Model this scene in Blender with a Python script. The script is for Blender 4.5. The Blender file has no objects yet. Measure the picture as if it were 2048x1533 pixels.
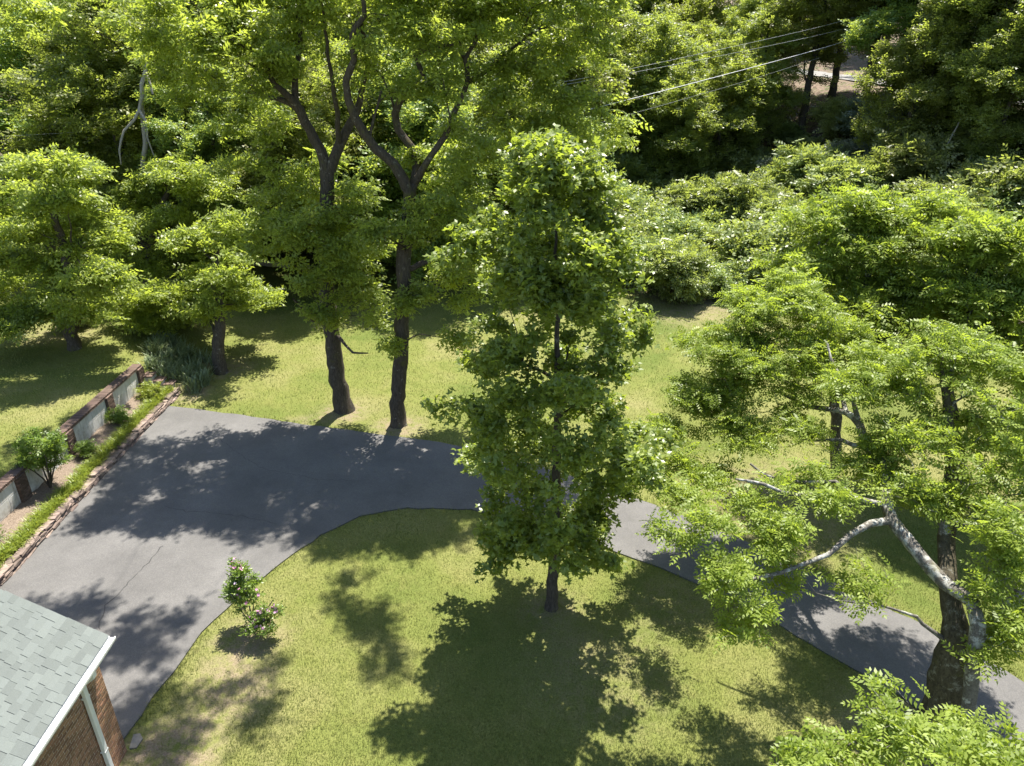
import bpy, bmesh, math, random
import numpy as np
from mathutils import Vector, Matrix

# ------------------------------------------------------------------ camera, sky, sun, exposure
sc = bpy.context.scene
C = sc.collection
F, CAM_H, PITCH = 1455.0, 13.0, math.radians(25.5)      # focal length in photo pixels (photo 2048 x 1533)
cam_d = bpy.data.cameras.new('camera'); cam = bpy.data.objects.new('camera', cam_d); C.objects.link(cam)
cam.location = (0, 0, CAM_H); cam.rotation_euler = (math.pi/2 - PITCH, 0, 0)
cam_d.sensor_fit = 'HORIZONTAL'; cam_d.sensor_width = 36.0; cam_d.lens = 36.0*F/2048.0
cam_d.clip_start = 0.1; cam_d.clip_end = 2000
sc.camera = cam

SUN_EL, SUN_AZ = math.radians(67), math.radians(19.5)   # azimuth from +Y towards +X
sun_dir = Vector((math.sin(SUN_AZ)*math.cos(SUN_EL), math.cos(SUN_AZ)*math.cos(SUN_EL), math.sin(SUN_EL)))
world = bpy.data.worlds.new('World'); sc.world = world; world.use_nodes = True
wn = world.node_tree
sky = wn.nodes.new('ShaderNodeTexSky'); sky.sky_type = 'NISHITA'; sky.sun_disc = False
sky.sun_elevation = SUN_EL; sky.sun_rotation = SUN_AZ
wn.links.new(sky.outputs[0], wn.nodes['Background'].inputs[0]); wn.nodes['Background'].inputs[1].default_value = 0.09
sun_l = bpy.data.lights.new('sun', 'SUN'); sun_l.energy = 4.6; sun_l.angle = math.radians(0.53); sun_l.color = (1, 0.945, 0.85)
sun = bpy.data.objects.new('sun', sun_l); C.objects.link(sun); sun.rotation_euler = sun_dir.to_track_quat('Z', 'Y').to_euler()
sun.location = (20, 60, 80)
sc.view_settings.view_transform = 'Standard'; sc.view_settings.look = 'None'; sc.view_settings.gamma = 1
sc.view_settings.exposure = 1.72
sc.render.engine = 'CYCLES'
sc.cycles.max_bounces = 7; sc.cycles.diffuse_bounces = 4; sc.cycles.glossy_bounces = 2; sc.cycles.transmission_bounces = 4
sc.cycles.use_denoising = True
sc.cycles.caustics_reflective = False; sc.cycles.caustics_refractive = False

# ------------------------------------------------------------------ helpers
cP, sP = math.cos(PITCH), math.sin(PITCH)
def P(u, v, Y):
    """the point at forward distance Y seen at photo pixel u, v"""
    x = (u-1024)/F; y = -(v-766.5)/F
    d = np.array([x, cP+y*sP, -sP+y*cP]); return d*(Y/d[1]) + [0, 0, CAM_H]
def G(u, v, z=0.0):
    x = (u-1024)/F; y = -(v-766.5)/F
    d = np.array([x, cP+y*sP, -sP+y*cP]); return d*((z-CAM_H)/d[2]) + [0, 0, CAM_H]
def proj(p):
    z = p[1]*cP-(p[2]-CAM_H)*sP; y = p[1]*sP+(p[2]-CAM_H)*cP
    return 1024+F*p[0]/z, 766.5-F*y/z
def sst(a, b, x):
    t = np.clip((np.asarray(x, float)-a)/(b-a), 0, 1); return t*t*(3-2*t)

def tag(o, label=None, cat=None, group=None, kind=None):
    if label: o['label'] = label
    if cat: o['category'] = cat
    if group: o['group'] = group
    if kind: o['kind'] = kind
    return o
def empty(name, loc=(0, 0, 0), rz=0.0, scale=1.0):
    o = bpy.data.objects.new(name, None); C.objects.link(o); o.location = loc; o.rotation_euler = (0, 0, rz)
    o.scale = (scale,)*3; o.empty_display_size = 0.3; return o
def link(name, me, parent=None, loc=None):
    o = bpy.data.objects.new(name, me); C.objects.link(o)
    if parent is not None: o.parent = parent
    if loc is not None: o.location = loc
    return o
def quads_mesh(name, V, Q, mat, tint=None, smooth=False, k=4):
    """mesh from vertex array and an array of k-gon indices"""
    V = np.asarray(V, np.float32); Q = np.asarray(Q, np.int32)
    me = bpy.data.meshes.new(name)
    me.vertices.add(len(V)); me.vertices.foreach_set('co', V.ravel())
    me.loops.add(Q.size); me.loops.foreach_set('vertex_index', Q.ravel())
    me.polygons.add(len(Q)); me.polygons.foreach_set('loop_start', np.arange(0, Q.size, k, dtype=np.int32))
    if smooth: me.polygons.foreach_set('use_smooth', np.ones(len(Q), bool))
    if tint is not None:
        a = me.attributes.new('tint', 'FLOAT', 'FACE'); a.data.foreach_set('value', np.asarray(tint, np.float32))
    me.update(calc_edges=True); me.materials.append(mat); return me
def bm_mesh(name, bm, mat):
    me = bpy.data.meshes.new(name); bm.to_mesh(me); bm.free(); me.materials.append(mat); return me
def box_bm(bm, x0, x1, y0, y1, z0, z1, bev=0.0):
    r = bmesh.ops.create_cube(bm, size=1, matrix=Matrix.Translation(((x0+x1)/2, (y0+y1)/2, (z0+z1)/2)) @ Matrix.Diagonal((x1-x0, y1-y0, z1-z0, 1)))
    if bev: bmesh.ops.bevel(bm, geom=list({e for v in r['verts'] for e in v.link_edges}), offset=bev, segments=1, affect='EDGES')
def box(name, x0, x1, y0, y1, z0, z1, mat, parent=None, bev=0.0):
    bm = bmesh.new(); box_bm(bm, x0, x1, y0, y1, z0, z1, bev)
    return link(name, bm_mesh(name, bm, mat), parent)
ORD = ['first', 'second', 'third', 'fourth', 'fifth', 'sixth', 'seventh', 'eighth', 'ninth', 'tenth', 'eleventh', 'twelfth',
       'thirteenth', 'fourteenth', 'fifteenth', 'sixteenth', 'seventeenth', 'eighteenth', 'nineteenth', 'twentieth']
def ordinal(i):
    n = i+1
    if n <= 20: return ORD[n-1]
    tens = ['twenty', 'thirty', 'forty', 'fifty', 'sixty', 'seventy', 'eighty', 'ninety', 'hundred'][n//10-2] if n < 100 else 'hundred'
    if n < 100: return tens[:-1]+'ieth' if n % 10 == 0 else tens+'-'+ORD[n % 10-1]
    return 'hundred and '+ordinal(n-101) if n > 100 else 'hundredth'

# ------------------------------------------------------------------ materials
class NT:
    def __init__(s, name):
        s.m = bpy.data.materials.new(name); s.m.use_nodes = True; s.t = s.m.node_tree; s.n = s.t.nodes
        s.p = s.n['Principled BSDF']; s.out = s.n['Material Output']
    def node(s, typ, **kw):
        n = s.n.new(typ)
        for k, v in kw.items(): setattr(n, k, v)
        return n
    def l(s, a, b): s.t.links.new(a, b)
    def coord(s, kind='Object'): return s.node('ShaderNodeTexCoord').outputs[kind]
    def noise(s, scale, detail=4, rough=0.6, vec=None, dist=0.0):
        n = s.node('ShaderNodeTexNoise'); n.inputs['Scale'].default_value = scale; n.inputs['Detail'].default_value = detail
        n.inputs['Roughness'].default_value = rough; n.inputs['Distortion'].default_value = dist
        if vec is not None: s.l(vec, n.inputs['Vector'])
        return n.outputs['Fac']
    def ramp(s, fac, stops):
        r = s.node('ShaderNodeValToRGB'); e = r.color_ramp.elements
        while len(e) < len(stops): e.new(0.5)
        for el, (p, c) in zip(e, stops): el.position = p; el.color = (*c, 1) if len(c) == 3 else c
        s.l(fac, r.inputs[0]); return r.outputs[0]
    def mix(s, fac, a, b, mode='MIX'):
        m = s.node('ShaderNodeMix', data_type='RGBA', blend_type=mode)
        for sock, val in ((m.inputs[0], fac), (m.inputs[6], a), (m.inputs[7], b)):
            if hasattr(val, 'links'): s.l(val, sock)
            elif isinstance(val, (int, float)): sock.default_value = val
            else: sock.default_value = (*val, 1)
        return m.outputs[2]
    def math(s, op, a, b=0.0):
        m = s.node('ShaderNodeMath', operation=op)
        for sock, val in ((m.inputs[0], a), (m.inputs[1], b)):
            if hasattr(val, 'links'): s.l(val, sock)
            else: sock.default_value = val
        return m.outputs[0]
    def bump(s, h, strength=0.3, dist=0.02):
        b = s.node('ShaderNodeBump'); b.inputs['Strength'].default_value = strength; b.inputs['Distance'].default_value = dist
        s.l(h, b.inputs['Height']); s.l(b.outputs[0], s.p.inputs['Normal'])
    def base(s, c, rough=0.8, spec=0.3):
        if hasattr(c, 'links'): s.l(c, s.p.inputs['Base Color'])
        else: s.p.inputs['Base Color'].default_value = (*c, 1)
        s.p.inputs['Roughness'].default_value = rough; s.p.inputs['Specular IOR Level'].default_value = spec
        return s.m

def leaf_mat(name, dark, mid, light, trans, tfac=0.42, rough=0.42, spec=0.45, objvar=0.0):
    t = NT(name)
    a = t.node('ShaderNodeAttribute', attribute_name='tint', attribute_type='GEOMETRY').outputs['Fac']
    col = t.ramp(a, [(0.0, dark), (0.5, mid), (0.92, light), (1.0, tuple(min(1, x*1.25) for x in light))])
    tr = t.ramp(a, [(0.0, tuple(x*0.72 for x in trans)), (1.0, trans)])
    if objvar:
        r = t.node('ShaderNodeObjectInfo').outputs['Random']
        hs = t.node('ShaderNodeHueSaturation'); t.l(col, hs.inputs['Color'])
        t.l(t.math('ADD', 0.5-objvar*0.06, t.math('MULTIPLY', r, objvar*0.11)), hs.inputs['Hue'])
        t.l(t.math('ADD', 1.0-objvar*0.28, t.math('MULTIPLY', r, objvar*0.55)), hs.inputs['Value']); col = hs.outputs[0]
    t.base(col, rough, spec)
    tb = t.node('ShaderNodeBsdfTranslucent'); t.l(tr, tb.inputs[0])
    mx = t.node('ShaderNodeMixShader'); mx.inputs[0].default_value = tfac
    t.l(t.p.outputs[0], mx.inputs[1]); t.l(tb.outputs[0], mx.inputs[2]); t.l(mx.outputs[0], t.out.inputs[0])
    return t.m
def bark_mat(name, dark, light, lichen=None, scale=1.0, lich_amt=0.55, stretch=0.25):
    t = NT(name); co = t.coord()
    mp = t.node('ShaderNodeMapping'); t.l(co, mp.inputs[0]); mp.inputs['Scale'].default_value = (1, 1, stretch)
    n1 = t.noise(22*scale, 6, 0.7, mp.outputs[0], 0.6)
    col = t.ramp(n1, [(0.3, dark), (0.7, light)])
    if lichen:
        n2 = t.noise(5.0, 6, 0.72, co)
        col = t.mix(t.ramp(n2, [(lich_amt-0.04, (0, 0, 0)), (lich_amt+0.05, (1, 1, 1))]), col, lichen)
        n3 = t.noise(2.2, 4, 0.6, co)
        col = t.mix(t.ramp(n3, [(0.6, (0, 0, 0)), (0.72, (0.7, 0.7, 0.7))]), col, (0.10, 0.10, 0.025))
    t.bump(n1, 0.7, 0.03); return t.base(col, 0.9, 0.15)

M = {}
M['walnut_leaf'] = leaf_mat('walnut_leaf', (0.090, 0.130, 0.024), (0.165, 0.215, 0.042), (0.260, 0.305, 0.080), (0.50, 0.60, 0.070), 0.50, 0.42, 0.35)
M['pecan_leaf'] = leaf_mat('pecan_leaf', (0.100, 0.145, 0.020), (0.175, 0.235, 0.036), (0.245, 0.300, 0.062), (0.42, 0.53, 0.050), 0.47, 0.45, 0.30)
M['maple_leaf'] = leaf_mat('maple_leaf', (0.082, 0.120, 0.022), (0.150, 0.200, 0.038), (0.245, 0.285, 0.090), (0.42, 0.52, 0.050), 0.46, 0.38, 0.45)
M['forest_leaf'] = leaf_mat('forest_leaf', (0.090, 0.130, 0.028), (0.155, 0.205, 0.048), (0.235, 0.280, 0.085), (0.46, 0.55, 0.075), 0.49, 0.42, 0.4, objvar=0.7)
M['bush_leaf'] = leaf_mat('bush_leaf', (0.090, 0.125, 0.035), (0.165, 0.210, 0.065), (0.290, 0.330, 0.135), (0.42, 0.50, 0.085), 0.45, 0.40, 0.45, objvar=0.5)
M['grey_bush_leaf'] = leaf_mat('grey_bush_leaf', (0.11, 0.14, 0.085), (0.19, 0.225, 0.15), (0.27, 0.30, 0.22), (0.24, 0.32, 0.13), 0.38, 0.4, 0.5, objvar=0.4)
M['garden_leaf'] = leaf_mat('garden_leaf', (0.07, 0.12, 0.018), (0.12, 0.19, 0.03), (0.19, 0.26, 0.055), (0.30, 0.42, 0.04), 0.42, 0.4, 0.4)
M['lime_leaf'] = leaf_mat('lime_leaf', (0.12, 0.17, 0.02), (0.20, 0.25, 0.03), (0.30, 0.33, 0.07), (0.40, 0.45, 0.04), 0.38, 0.4, 0.4)
M['iris_leaf'] = leaf_mat('iris_leaf', (0.10, 0.14, 0.06), (0.18, 0.23, 0.11), (0.30, 0.34, 0.21), (0.22, 0.28, 0.09), 0.28, 0.42, 0.5)
M['grass_blade'] = leaf_mat('grass_blade', (0.105, 0.130, 0.032), (0.160, 0.180, 0.048), (0.235, 0.235, 0.085), (0.22, 0.26, 0.045), 0.32, 0.55, 0.25)
M['flower'] = leaf_mat('flower', (0.42, 0.16, 0.30), (0.55, 0.28, 0.44), (0.68, 0.50, 0.62), (0.5, 0.25, 0.4), 0.3, 0.6, 0.2)
M['bark'] = bark_mat('bark_dark', (0.030, 0.024, 0.019), (0.105, 0.088, 0.070), (0.20, 0.19, 0.16), 1.0, 0.64)
M['bark_grey'] = bark_mat('bark_grey', (0.060, 0.054, 0.046), (0.165, 0.152, 0.130), (0.33, 0.33, 0.30), 0.8, 0.54, 0.8)
M['bark_mossy'] = bark_mat('bark_mossy', (0.032, 0.027, 0.018), (0.105, 0.092, 0.06), (0.19, 0.185, 0.15), 0.8, 0.60, 0.5)
M['bark_forest'] = bark_mat('bark_forest', (0.032, 0.026, 0.020), (0.11, 0.095, 0.075))
M['bark_bleached'] = bark_mat('bark_bleached', (0.20, 0.18, 0.15), (0.38, 0.35, 0.30))

def ground_mat():
    t = NT('ground'); co = t.coord('Object')
    n1 = t.noise(0.22, 5, 0.62, co); n2 = t.noise(1.6, 5, 0.65, co); n3 = t.noise(24, 4, 0.7, co)
    g = t.ramp(n1, [(0.34, (0.095, 0.124, 0.028)), (0.50, (0.150, 0.164, 0.045)), (0.66, (0.215, 0.20, 0.085))])
    g = t.mix(t.math('MULTIPLY', t.ramp(n2, [(0.50, (0, 0, 0)), (0.75, (1, 1, 1))]), 0.55), g, (0.19, 0.172, 0.062))
    g = t.mix(t.ramp(n3, [(0.30, (0.8, 0.8, 0.8)), (0.62, (0, 0, 0))]), g, (0.055, 0.070, 0.016))
    dry = t.node('ShaderNodeAttribute', attribute_name='bare').outputs['Fac']
    soil = t.ramp(n3, [(0.3, (0.13, 0.095, 0.065)), (0.7, (0.27, 0.215, 0.155))])
    dm = t.math('MULTIPLY', dry, t.ramp(t.noise(3.2, 5, 0.7, co), [(0.36, (0, 0, 0)), (0.58, (1, 1, 1))]))
    g = t.mix(dm, g, soil)
    f = t.ramp(t.noise(5, 6, 0.75, co), [(0.3, (0.06, 0.046, 0.034)), (0.5, (0.15, 0.115, 0.088)), (0.7, (0.27, 0.215, 0.175))])
    f = t.mix(t.ramp(n2, [(0.50, (0, 0, 0)), (0.66, (1, 1, 1))]), f, (0.045, 0.072, 0.018))
    fm = t.node('ShaderNodeAttribute', attribute_name='forest').outputs['Fac']
    col = t.mix(fm, g, f)
    t.bump(t.math('ADD', n3, t.math('MULTIPLY', n2, 1.5)), 0.55, 0.05)
    return t.base(col, 0.95, 0.1)
M['ground'] = ground_mat()

def asphalt():
    t = NT('asphalt'); co = t.coord()
    n1 = t.noise(0.55, 5, 0.6, co); n2 = t.noise(38, 5, 0.85, co); n3 = t.noise(3.0, 6, 0.7, co)
    c = t.ramp(n1, [(0.3, (0.084, 0.0815, 0.079)), (0.7, (0.120, 0.116, 0.112))])
    c = t.mix(0.75, c, t.ramp(n2, [(0.28, (0.28, 0.28, 0.29)), (0.5, (0.5, 0.5, 0.5)), (0.72, (0.82, 0.81, 0.79))]), 'OVERLAY')
    c = t.mix(t.math('MULTIPLY', t.ramp(n3, [(0.52, (0, 0, 0)), (0.7, (1, 1, 1))]), 0.35), c, (0.072, 0.070, 0.068))
    t.bump(n2, 0.5, 0.012); return t.base(c, 0.85, 0.25)
M['asphalt'] = asphalt()
def simple(name, c1, c2, scale, rough=0.85, bump=0.4, bd=0.01, spec=0.25, objrand=0.0, detail=5):
    t = NT(name); co = t.coord(); n = t.noise(scale, detail, 0.65, co)
    c = t.ramp(n, [(0.3, c1), (0.7, c2)])
    if objrand:
        r = t.node('ShaderNodeObjectInfo').outputs['Random']; hs = t.node('ShaderNodeHueSaturation'); t.l(c, hs.inputs['Color'])
        t.l(t.math('ADD', 1-objrand/2, t.math('MULTIPLY', r, objrand)), hs.inputs['Value'])
        t.l(t.math('ADD', 0.492, t.math('MULTIPLY', t.math('FRACT', t.math('MULTIPLY', r, 17.3)), 0.016)), hs.inputs['Hue']); c = hs.outputs[0]
    if bump: t.bump(n, bump, bd)
    return t.base(c, rough, spec)
M['crack'] = simple('crack_filler', (0.035, 0.034, 0.034), (0.06, 0.058, 0.056), 30)
M['mulch'] = simple('mulch', (0.07, 0.05, 0.036), (0.24, 0.19, 0.145), 26, bump=1.0, bd=0.03)
M['stone'] = simple('edging_stone', (0.12, 0.088, 0.074), (0.26, 0.20, 0.17), 7, objrand=0.7, bump=0.8, bd=0.02)
M['wall_brick'] = simple('wall_brick', (0.070, 0.045, 0.035), (0.140, 0.098, 0.078), 18, objrand=0.6)
M['house_brick'] = simple('house_brick', (0.150, 0.078, 0.045), (0.27, 0.155, 0.092), 22, objrand=0.7)
M['mortar'] = simple('mortar', (0.42, 0.37, 0.31), (0.56, 0.50, 0.43), 40)
M['old_mortar'] = simple('old_mortar', (0.15, 0.12, 0.10), (0.24, 0.20, 0.165), 30)
M['shingle'] = simple('shingle', (0.085, 0.097, 0.091), (0.150, 0.166, 0.157), 170, objrand=0.26, bump=0.6, bd=0.006)
M['white_metal'] = simple('white_painted_metal', (0.60, 0.60, 0.59), (0.68, 0.68, 0.67), 3, rough=0.35, bump=0.0, spec=0.5)
M['soffit'] = simple('soffit_paint', (0.70, 0.69, 0.67), (0.78, 0.77, 0.75), 5, bump=0.0)
M['concrete'] = simple('concrete', (0.13, 0.12, 0.10), (0.20, 0.185, 0.165), 14)
M['gravel_road'] = simple('pale_road', (0.14, 0.136, 0.13), (0.21, 0.205, 0.195), 3)
M['wire'] = simple('aluminium_wire', (0.55, 0.55, 0.56), (0.65, 0.65, 0.66), 3, rough=0.4, bump=0.0, spec=0.6)
def stucco():
    t = NT('painted_block'); co = t.coord()
    n1 = t.noise(2.2, 7, 0.72, co); n2 = t.noise(40, 3, 0.6, co)
    mp = t.node('ShaderNodeMapping'); t.l(co, mp.inputs[0]); mp.inputs['Scale'].default_value = (1, 7, 0.8)
    n3 = t.noise(1.3, 5, 0.7, mp.outputs[0])
    c = t.ramp(n1, [(0.33, (0.30, 0.275, 0.235)), (0.50, (0.50, 0.49, 0.46)), (0.7, (0.60, 0.59, 0.57))])
    c = t.mix(t.math('MULTIPLY', t.ramp(n3, [(0.52, (0, 0, 0)), (0.68, (1, 1, 1))]), 0.6), c, (0.26, 0.235, 0.19))
    sp = t.node('ShaderNodeSeparateXYZ'); t.l(co, sp.inputs[0])
    low = t.ramp(t.math('ADD', sp.outputs[2], t.math('MULTIPLY', n1, 0.35)), [(0.32, (1, 1, 1)), (0.62, (0, 0, 0))])
    c = t.mix(t.math('MULTIPLY', low, 0.8), c, (0.30, 0.20, 0.13))        # splashed red clay along the foot
    t.bump(n2, 0.3, 0.01); return t.base(c, 0.9, 0.15)
M['stucco'] = stucco()

# ------------------------------------------------------------------ terrain
ROAD = np.array([[-60, 150, 15.0], [-20, 140, 13.2], [8, 124, 11.8], [18, 108, 10.9], [26, 96, 10.1], [32.5, 85, 9.3], [36, 74, 8.9], [38.5, 64.5, 8.5], [42, 50, 8.0], [46, 34, 7.4], [50, 10, 6.6]])
def road_dist(x, y):
    best = np.full(x.shape, 1e9); zb = np.zeros(x.shape); sg = np.ones(x.shape)
    for a, b in zip(ROAD[:-1], ROAD[1:]):
        d = b[:2]-a[:2]; L2 = d @ d
        t = np.clip(((x-a[0])*d[0]+(y-a[1])*d[1])/L2, 0, 1)
        dx = x-(a[0]+t*d[0]); dy = y-(a[1]+t*d[1]); dd = np.hypot(dx, dy); m = dd < best
        best = np.where(m, dd, best); zb = np.where(m, a[2]+t*(b[2]-a[2]), zb)
        sg = np.where(m, np.where(d[0]*(y-a[1])-d[1]*(x-a[0]) > 0, -1.0, 1.0), sg)   # +1 below the road, -1 uphill
    return best, zb, sg
def height(x, y):
    x = np.asarray(x, float); y = np.asarray(y, float)
    d, zr, sg = road_dist(x, y)
    s = d*sg
    hill = np.where(s > 0, zr*(1-sst(2.4, 25, s)), zr + np.maximum(-s-2.6, 0)*0.16)
    # terrace behind the retaining wall, fading into a bank beyond its end
    xs = np.where(y < 26.4, sst(-14.95, -15.05, x), sst(-11.5-0.6*np.clip(y-26.4, 0, 1), -17.0, x)*(1-0.15*sst(30, 60, y)))
    ter = 1.16*xs
    roll = 0.10*np.sin(x*0.21+1)*np.sin(y*0.17)*sst(24, 34, y)
    return np.maximum(hill, ter) + roll
def lawn_edge(x):
    return np.interp(x, [-60, -24, -14, -4, 2, 7, 11, 16, 24, 40], [44, 44, 46.5, 46, 42, 38.6, 36.8, 35, 32, 30])
def h1(x, y): return float(height(np.array([x]), np.array([y]))[0])

BARE = [(-6.3, 13.0, 1.2, 0.9), (-6.47, 24.6, 1.3, 0.9), (-4.2, 23.5, 1.3, 0.9), (-12.5, 28.6, 1.6, 0.8), (1.0, 14.1, 0.9, 0.7), (-6.9, 9.9, 1.5, 1.0),
        (-6.2, 11.6, 1.4, 0.8), (8.7, 10.3, 2.6, 0.85), (-8.0, 23.8, 0.8, 0.6), (4.0, 14.2, 1.6, 0.35), (2.0, 12.0, 2.5, 0.3), (9.5, 36, 3.5, 0.6), (8, 18.5, 4, 0.45), (-12.9, 26.2, 1.1, 0.9), (-20, 30, 2.2, 0.6)]
def build_ground():
    xs = np.unique(np.concatenate([np.arange(-170, -60, 10), np.arange(-60, -22, 2), np.arange(-22, 16, 0.5), [-15.05, -14.95], np.arange(16, 64, 2), np.arange(64, 171, 10)]))
    ys = np.unique(np.concatenate([np.arange(-30, 5, 5), np.arange(5, 34, 0.5), [26.35, 26.45], np.arange(34, 60, 1.5), np.arange(60, 110, 2.5), np.arange(110, 300, 12)]))
    X, Y = np.meshgrid(xs, ys); Z = height(X, Y)
    V = np.stack([X.ravel(), Y.ravel(), Z.ravel()], 1)
    nx, ny = len(xs), len(ys); i = np.arange((ny-1)*(nx-1)); r = i//(nx-1); c = i % (nx-1); a = r*nx+c
    me = quads_mesh('ground', V, np.stack([a, a+1, a+nx+1, a+nx], 1), M['ground'], smooth=True)
    fo = sst(-0.8, 1.0, Y-lawn_edge(X)).ravel()
    bare = np.zeros(X.shape)
    for bx_, by_, br, ba in BARE: bare = np.maximum(bare, ba*(1-sst(br*0.3, br, np.hypot(X-bx_, (Y-by_)))))
    for nm, val in (('forest', fo), ('bare', bare.ravel())):
        at = me.attributes.new(nm, 'FLOAT', 'POINT'); at.data.foreach_set('value', val.astype(np.float32))
    tag(link('ground', me), 'mown lawn around the driveway, running into the leaf-strewn floor of the wood', None, None, 'structure')
build_ground()

# driveway: parking court and lane, a slab whose edge stands a little proud of the lawn
near = [(-7.95, 10.12), (-7.85, 10.9), (-7.5, 13.2), (-7.0, 14.5), (-6.32, 15.76), (-5.5, 17.05), (-4.57, 17.95), (-3.2, 18.35), (-1.28, 18.3), (0.6, 17.7), (2.48, 16.55), (4.0, 15.6), (5.36, 14.6), (6.53, 13.45), (7.6, 12.3), (8.45, 11.36), (9.41, 10.18), (10.4, 8.9), (12.5, 6.0), (15, 2), (18, -4)]
far = [(-13.3, 25.15), (-12.5, 24.95), (-10.2, 24.35), (-7.85, 23.68), (-5.2, 23.0), (-2.55, 22.35), (0.4, 21.0), (3.41, 19.25), (5.0, 18.05), (6.52, 16.85), (8.3, 15.2), (10.06, 13.45), (11.37, 11.75), (12.6, 10.1), (14.5, 7.2), (17.2, 2.8), (20.5, -3)]
def dense(pl, step=0.35, jit=0.035, seed=1):
    r = random.Random(seed); out = []
    for (a, b) in zip(pl[:-1], pl[1:]):
        n = max(1, int(math.dist(a, b)/step))
        for k in range(n): out.append((a[0]+(b[0]-a[0])*k/n+r.uniform(-jit, jit), a[1]+(b[1]-a[1])*k/n+r.uniform(-jit, jit)))
    return out+[pl[-1]]
near_d, far_d = dense(near, seed=3), dense(far, seed=4)
DRIVE = [(-13.34, 6.0), (-9.2, 6.0), (-9.2, 10.12)] + near_d + far_d[::-1]
bm = bmesh.new()
top = [bm.verts.new((x, y, 0.038)) for x, y in DRIVE]; ft = bm.faces.new(top)
bot = [bm.verts.new((x, y, -0.05)) for x, y in DRIVE]
for i in range(len(top)): bm.faces.new((top[i], bot[i], bot[(i+1) % len(top)], top[(i+1) % len(top)]))
bmesh.ops.recalc_face_normals(bm, faces=bm.faces); bmesh.ops.triangulate(bm, faces=[ft])
drive = tag(link('driveway', bm_mesh('driveway', bm, M['asphalt'])), 'faded grey asphalt parking court narrowing into a lane', None, None, 'structure')
def in_poly(x, y, poly):
    c = np.zeros(x.shape, bool); n = len(poly); j = n-1
    for i in range(n):
        xi, yi = poly[i]; xj, yj = poly[j]
        m = ((yi > y) != (yj > y)) & (x < (xj-xi)*(y-yi)/((yj-yi) if yj != yi else 1e-9)+xi); c ^= m; j = i
    return c
def crack(pix, w, seed):
    r = random.Random(seed); pts = [G(u, v, 0.038)[:2] for u, v in pix]; dn = []
    for a, b in zip(pts[:-1], pts[1:]):
        n = max(2, int(math.dist(a, b)/0.12))
        for k in range(n): dn.append(np.array(a)+(np.array(b)-np.array(a))*k/n+np.array([r.gauss(0, .025), r.gauss(0, .025)]))
    V, Q = [], []
    for i, p in enumerate(dn):
        t = dn[min(i+1, len(dn)-1)]-dn[max(i-1, 0)]; nrm = np.array([-t[1], t[0]])/(np.linalg.norm(t)+1e-9); ww = w*r.uniform(.35, 1.0)
        V += [(*(p+nrm*ww), 0.0395), (*(p-nrm*ww), 0.0395)]
        if i: Q.append((2*i-2, 2*i-1, 2*i+1, 2*i))
    link('crack', quads_mesh('crack', V, Q, M['crack']), drive)
crack([(196, 1262), (212, 1212), (258, 1165), (300, 1120), (330, 1085)], 0.022, 1)
crack([(325, 1012), (375, 1022), (470, 1030), (560, 1048)], 0.010, 2)
crack([(440, 880), (520, 935), (640, 960), (730, 962)], 0.008, 3)
crack([(1425, 1040), (1438, 1075), (1405, 1130)], 0.014, 4)

# road on the hillside
V, Q = [], []
rp = []
for a, b in zip(ROAD[:-1], ROAD[1:]):
    for k in range(10): rp.append(a+(b-a)*k/10)
for i, p in enumerate(rp):
    t = rp[min(i+1, len(rp)-1)]-rp[max(i-1, 0)]; n = np.array([-t[1], t[0], 0])/np.hypot(t[0], t[1])
    V += [p+n*2.3+[0, 0, 0.12], p-n*2.3+[0, 0, 0.12]]
    if i: Q.append((2*i-2, 2*i-1, 2*i+1, 2*i))
tag(link('road', quads_mesh('road', V, Q, M['gravel_road'])), 'pale narrow road along the wooded bank', None, None, 'structure')

# ------------------------------------------------------------------ tree generator
def catmull(pts, step):
    pts = np.array(pts, float); out = []
    ext = np.vstack([2*pts[0]-pts[1], pts, 2*pts[-1]-pts[-2]])
    for i in range(1, len(ext)-2):
        p0, p1, p2, p3 = ext[i-1:i+3]; n = max(1, int(np.linalg.norm((p2-p1)[:3])/step))
        for k in range(n):
            t = k/n
            out.append(0.5*((2*p1)+(-p0+p2)*t+(2*p0-5*p1+4*p2-p3)*t*t+(-p0+3*p1-3*p2+p3)*t**3))
    out.append(pts[-1]); return np.array(out)

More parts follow.
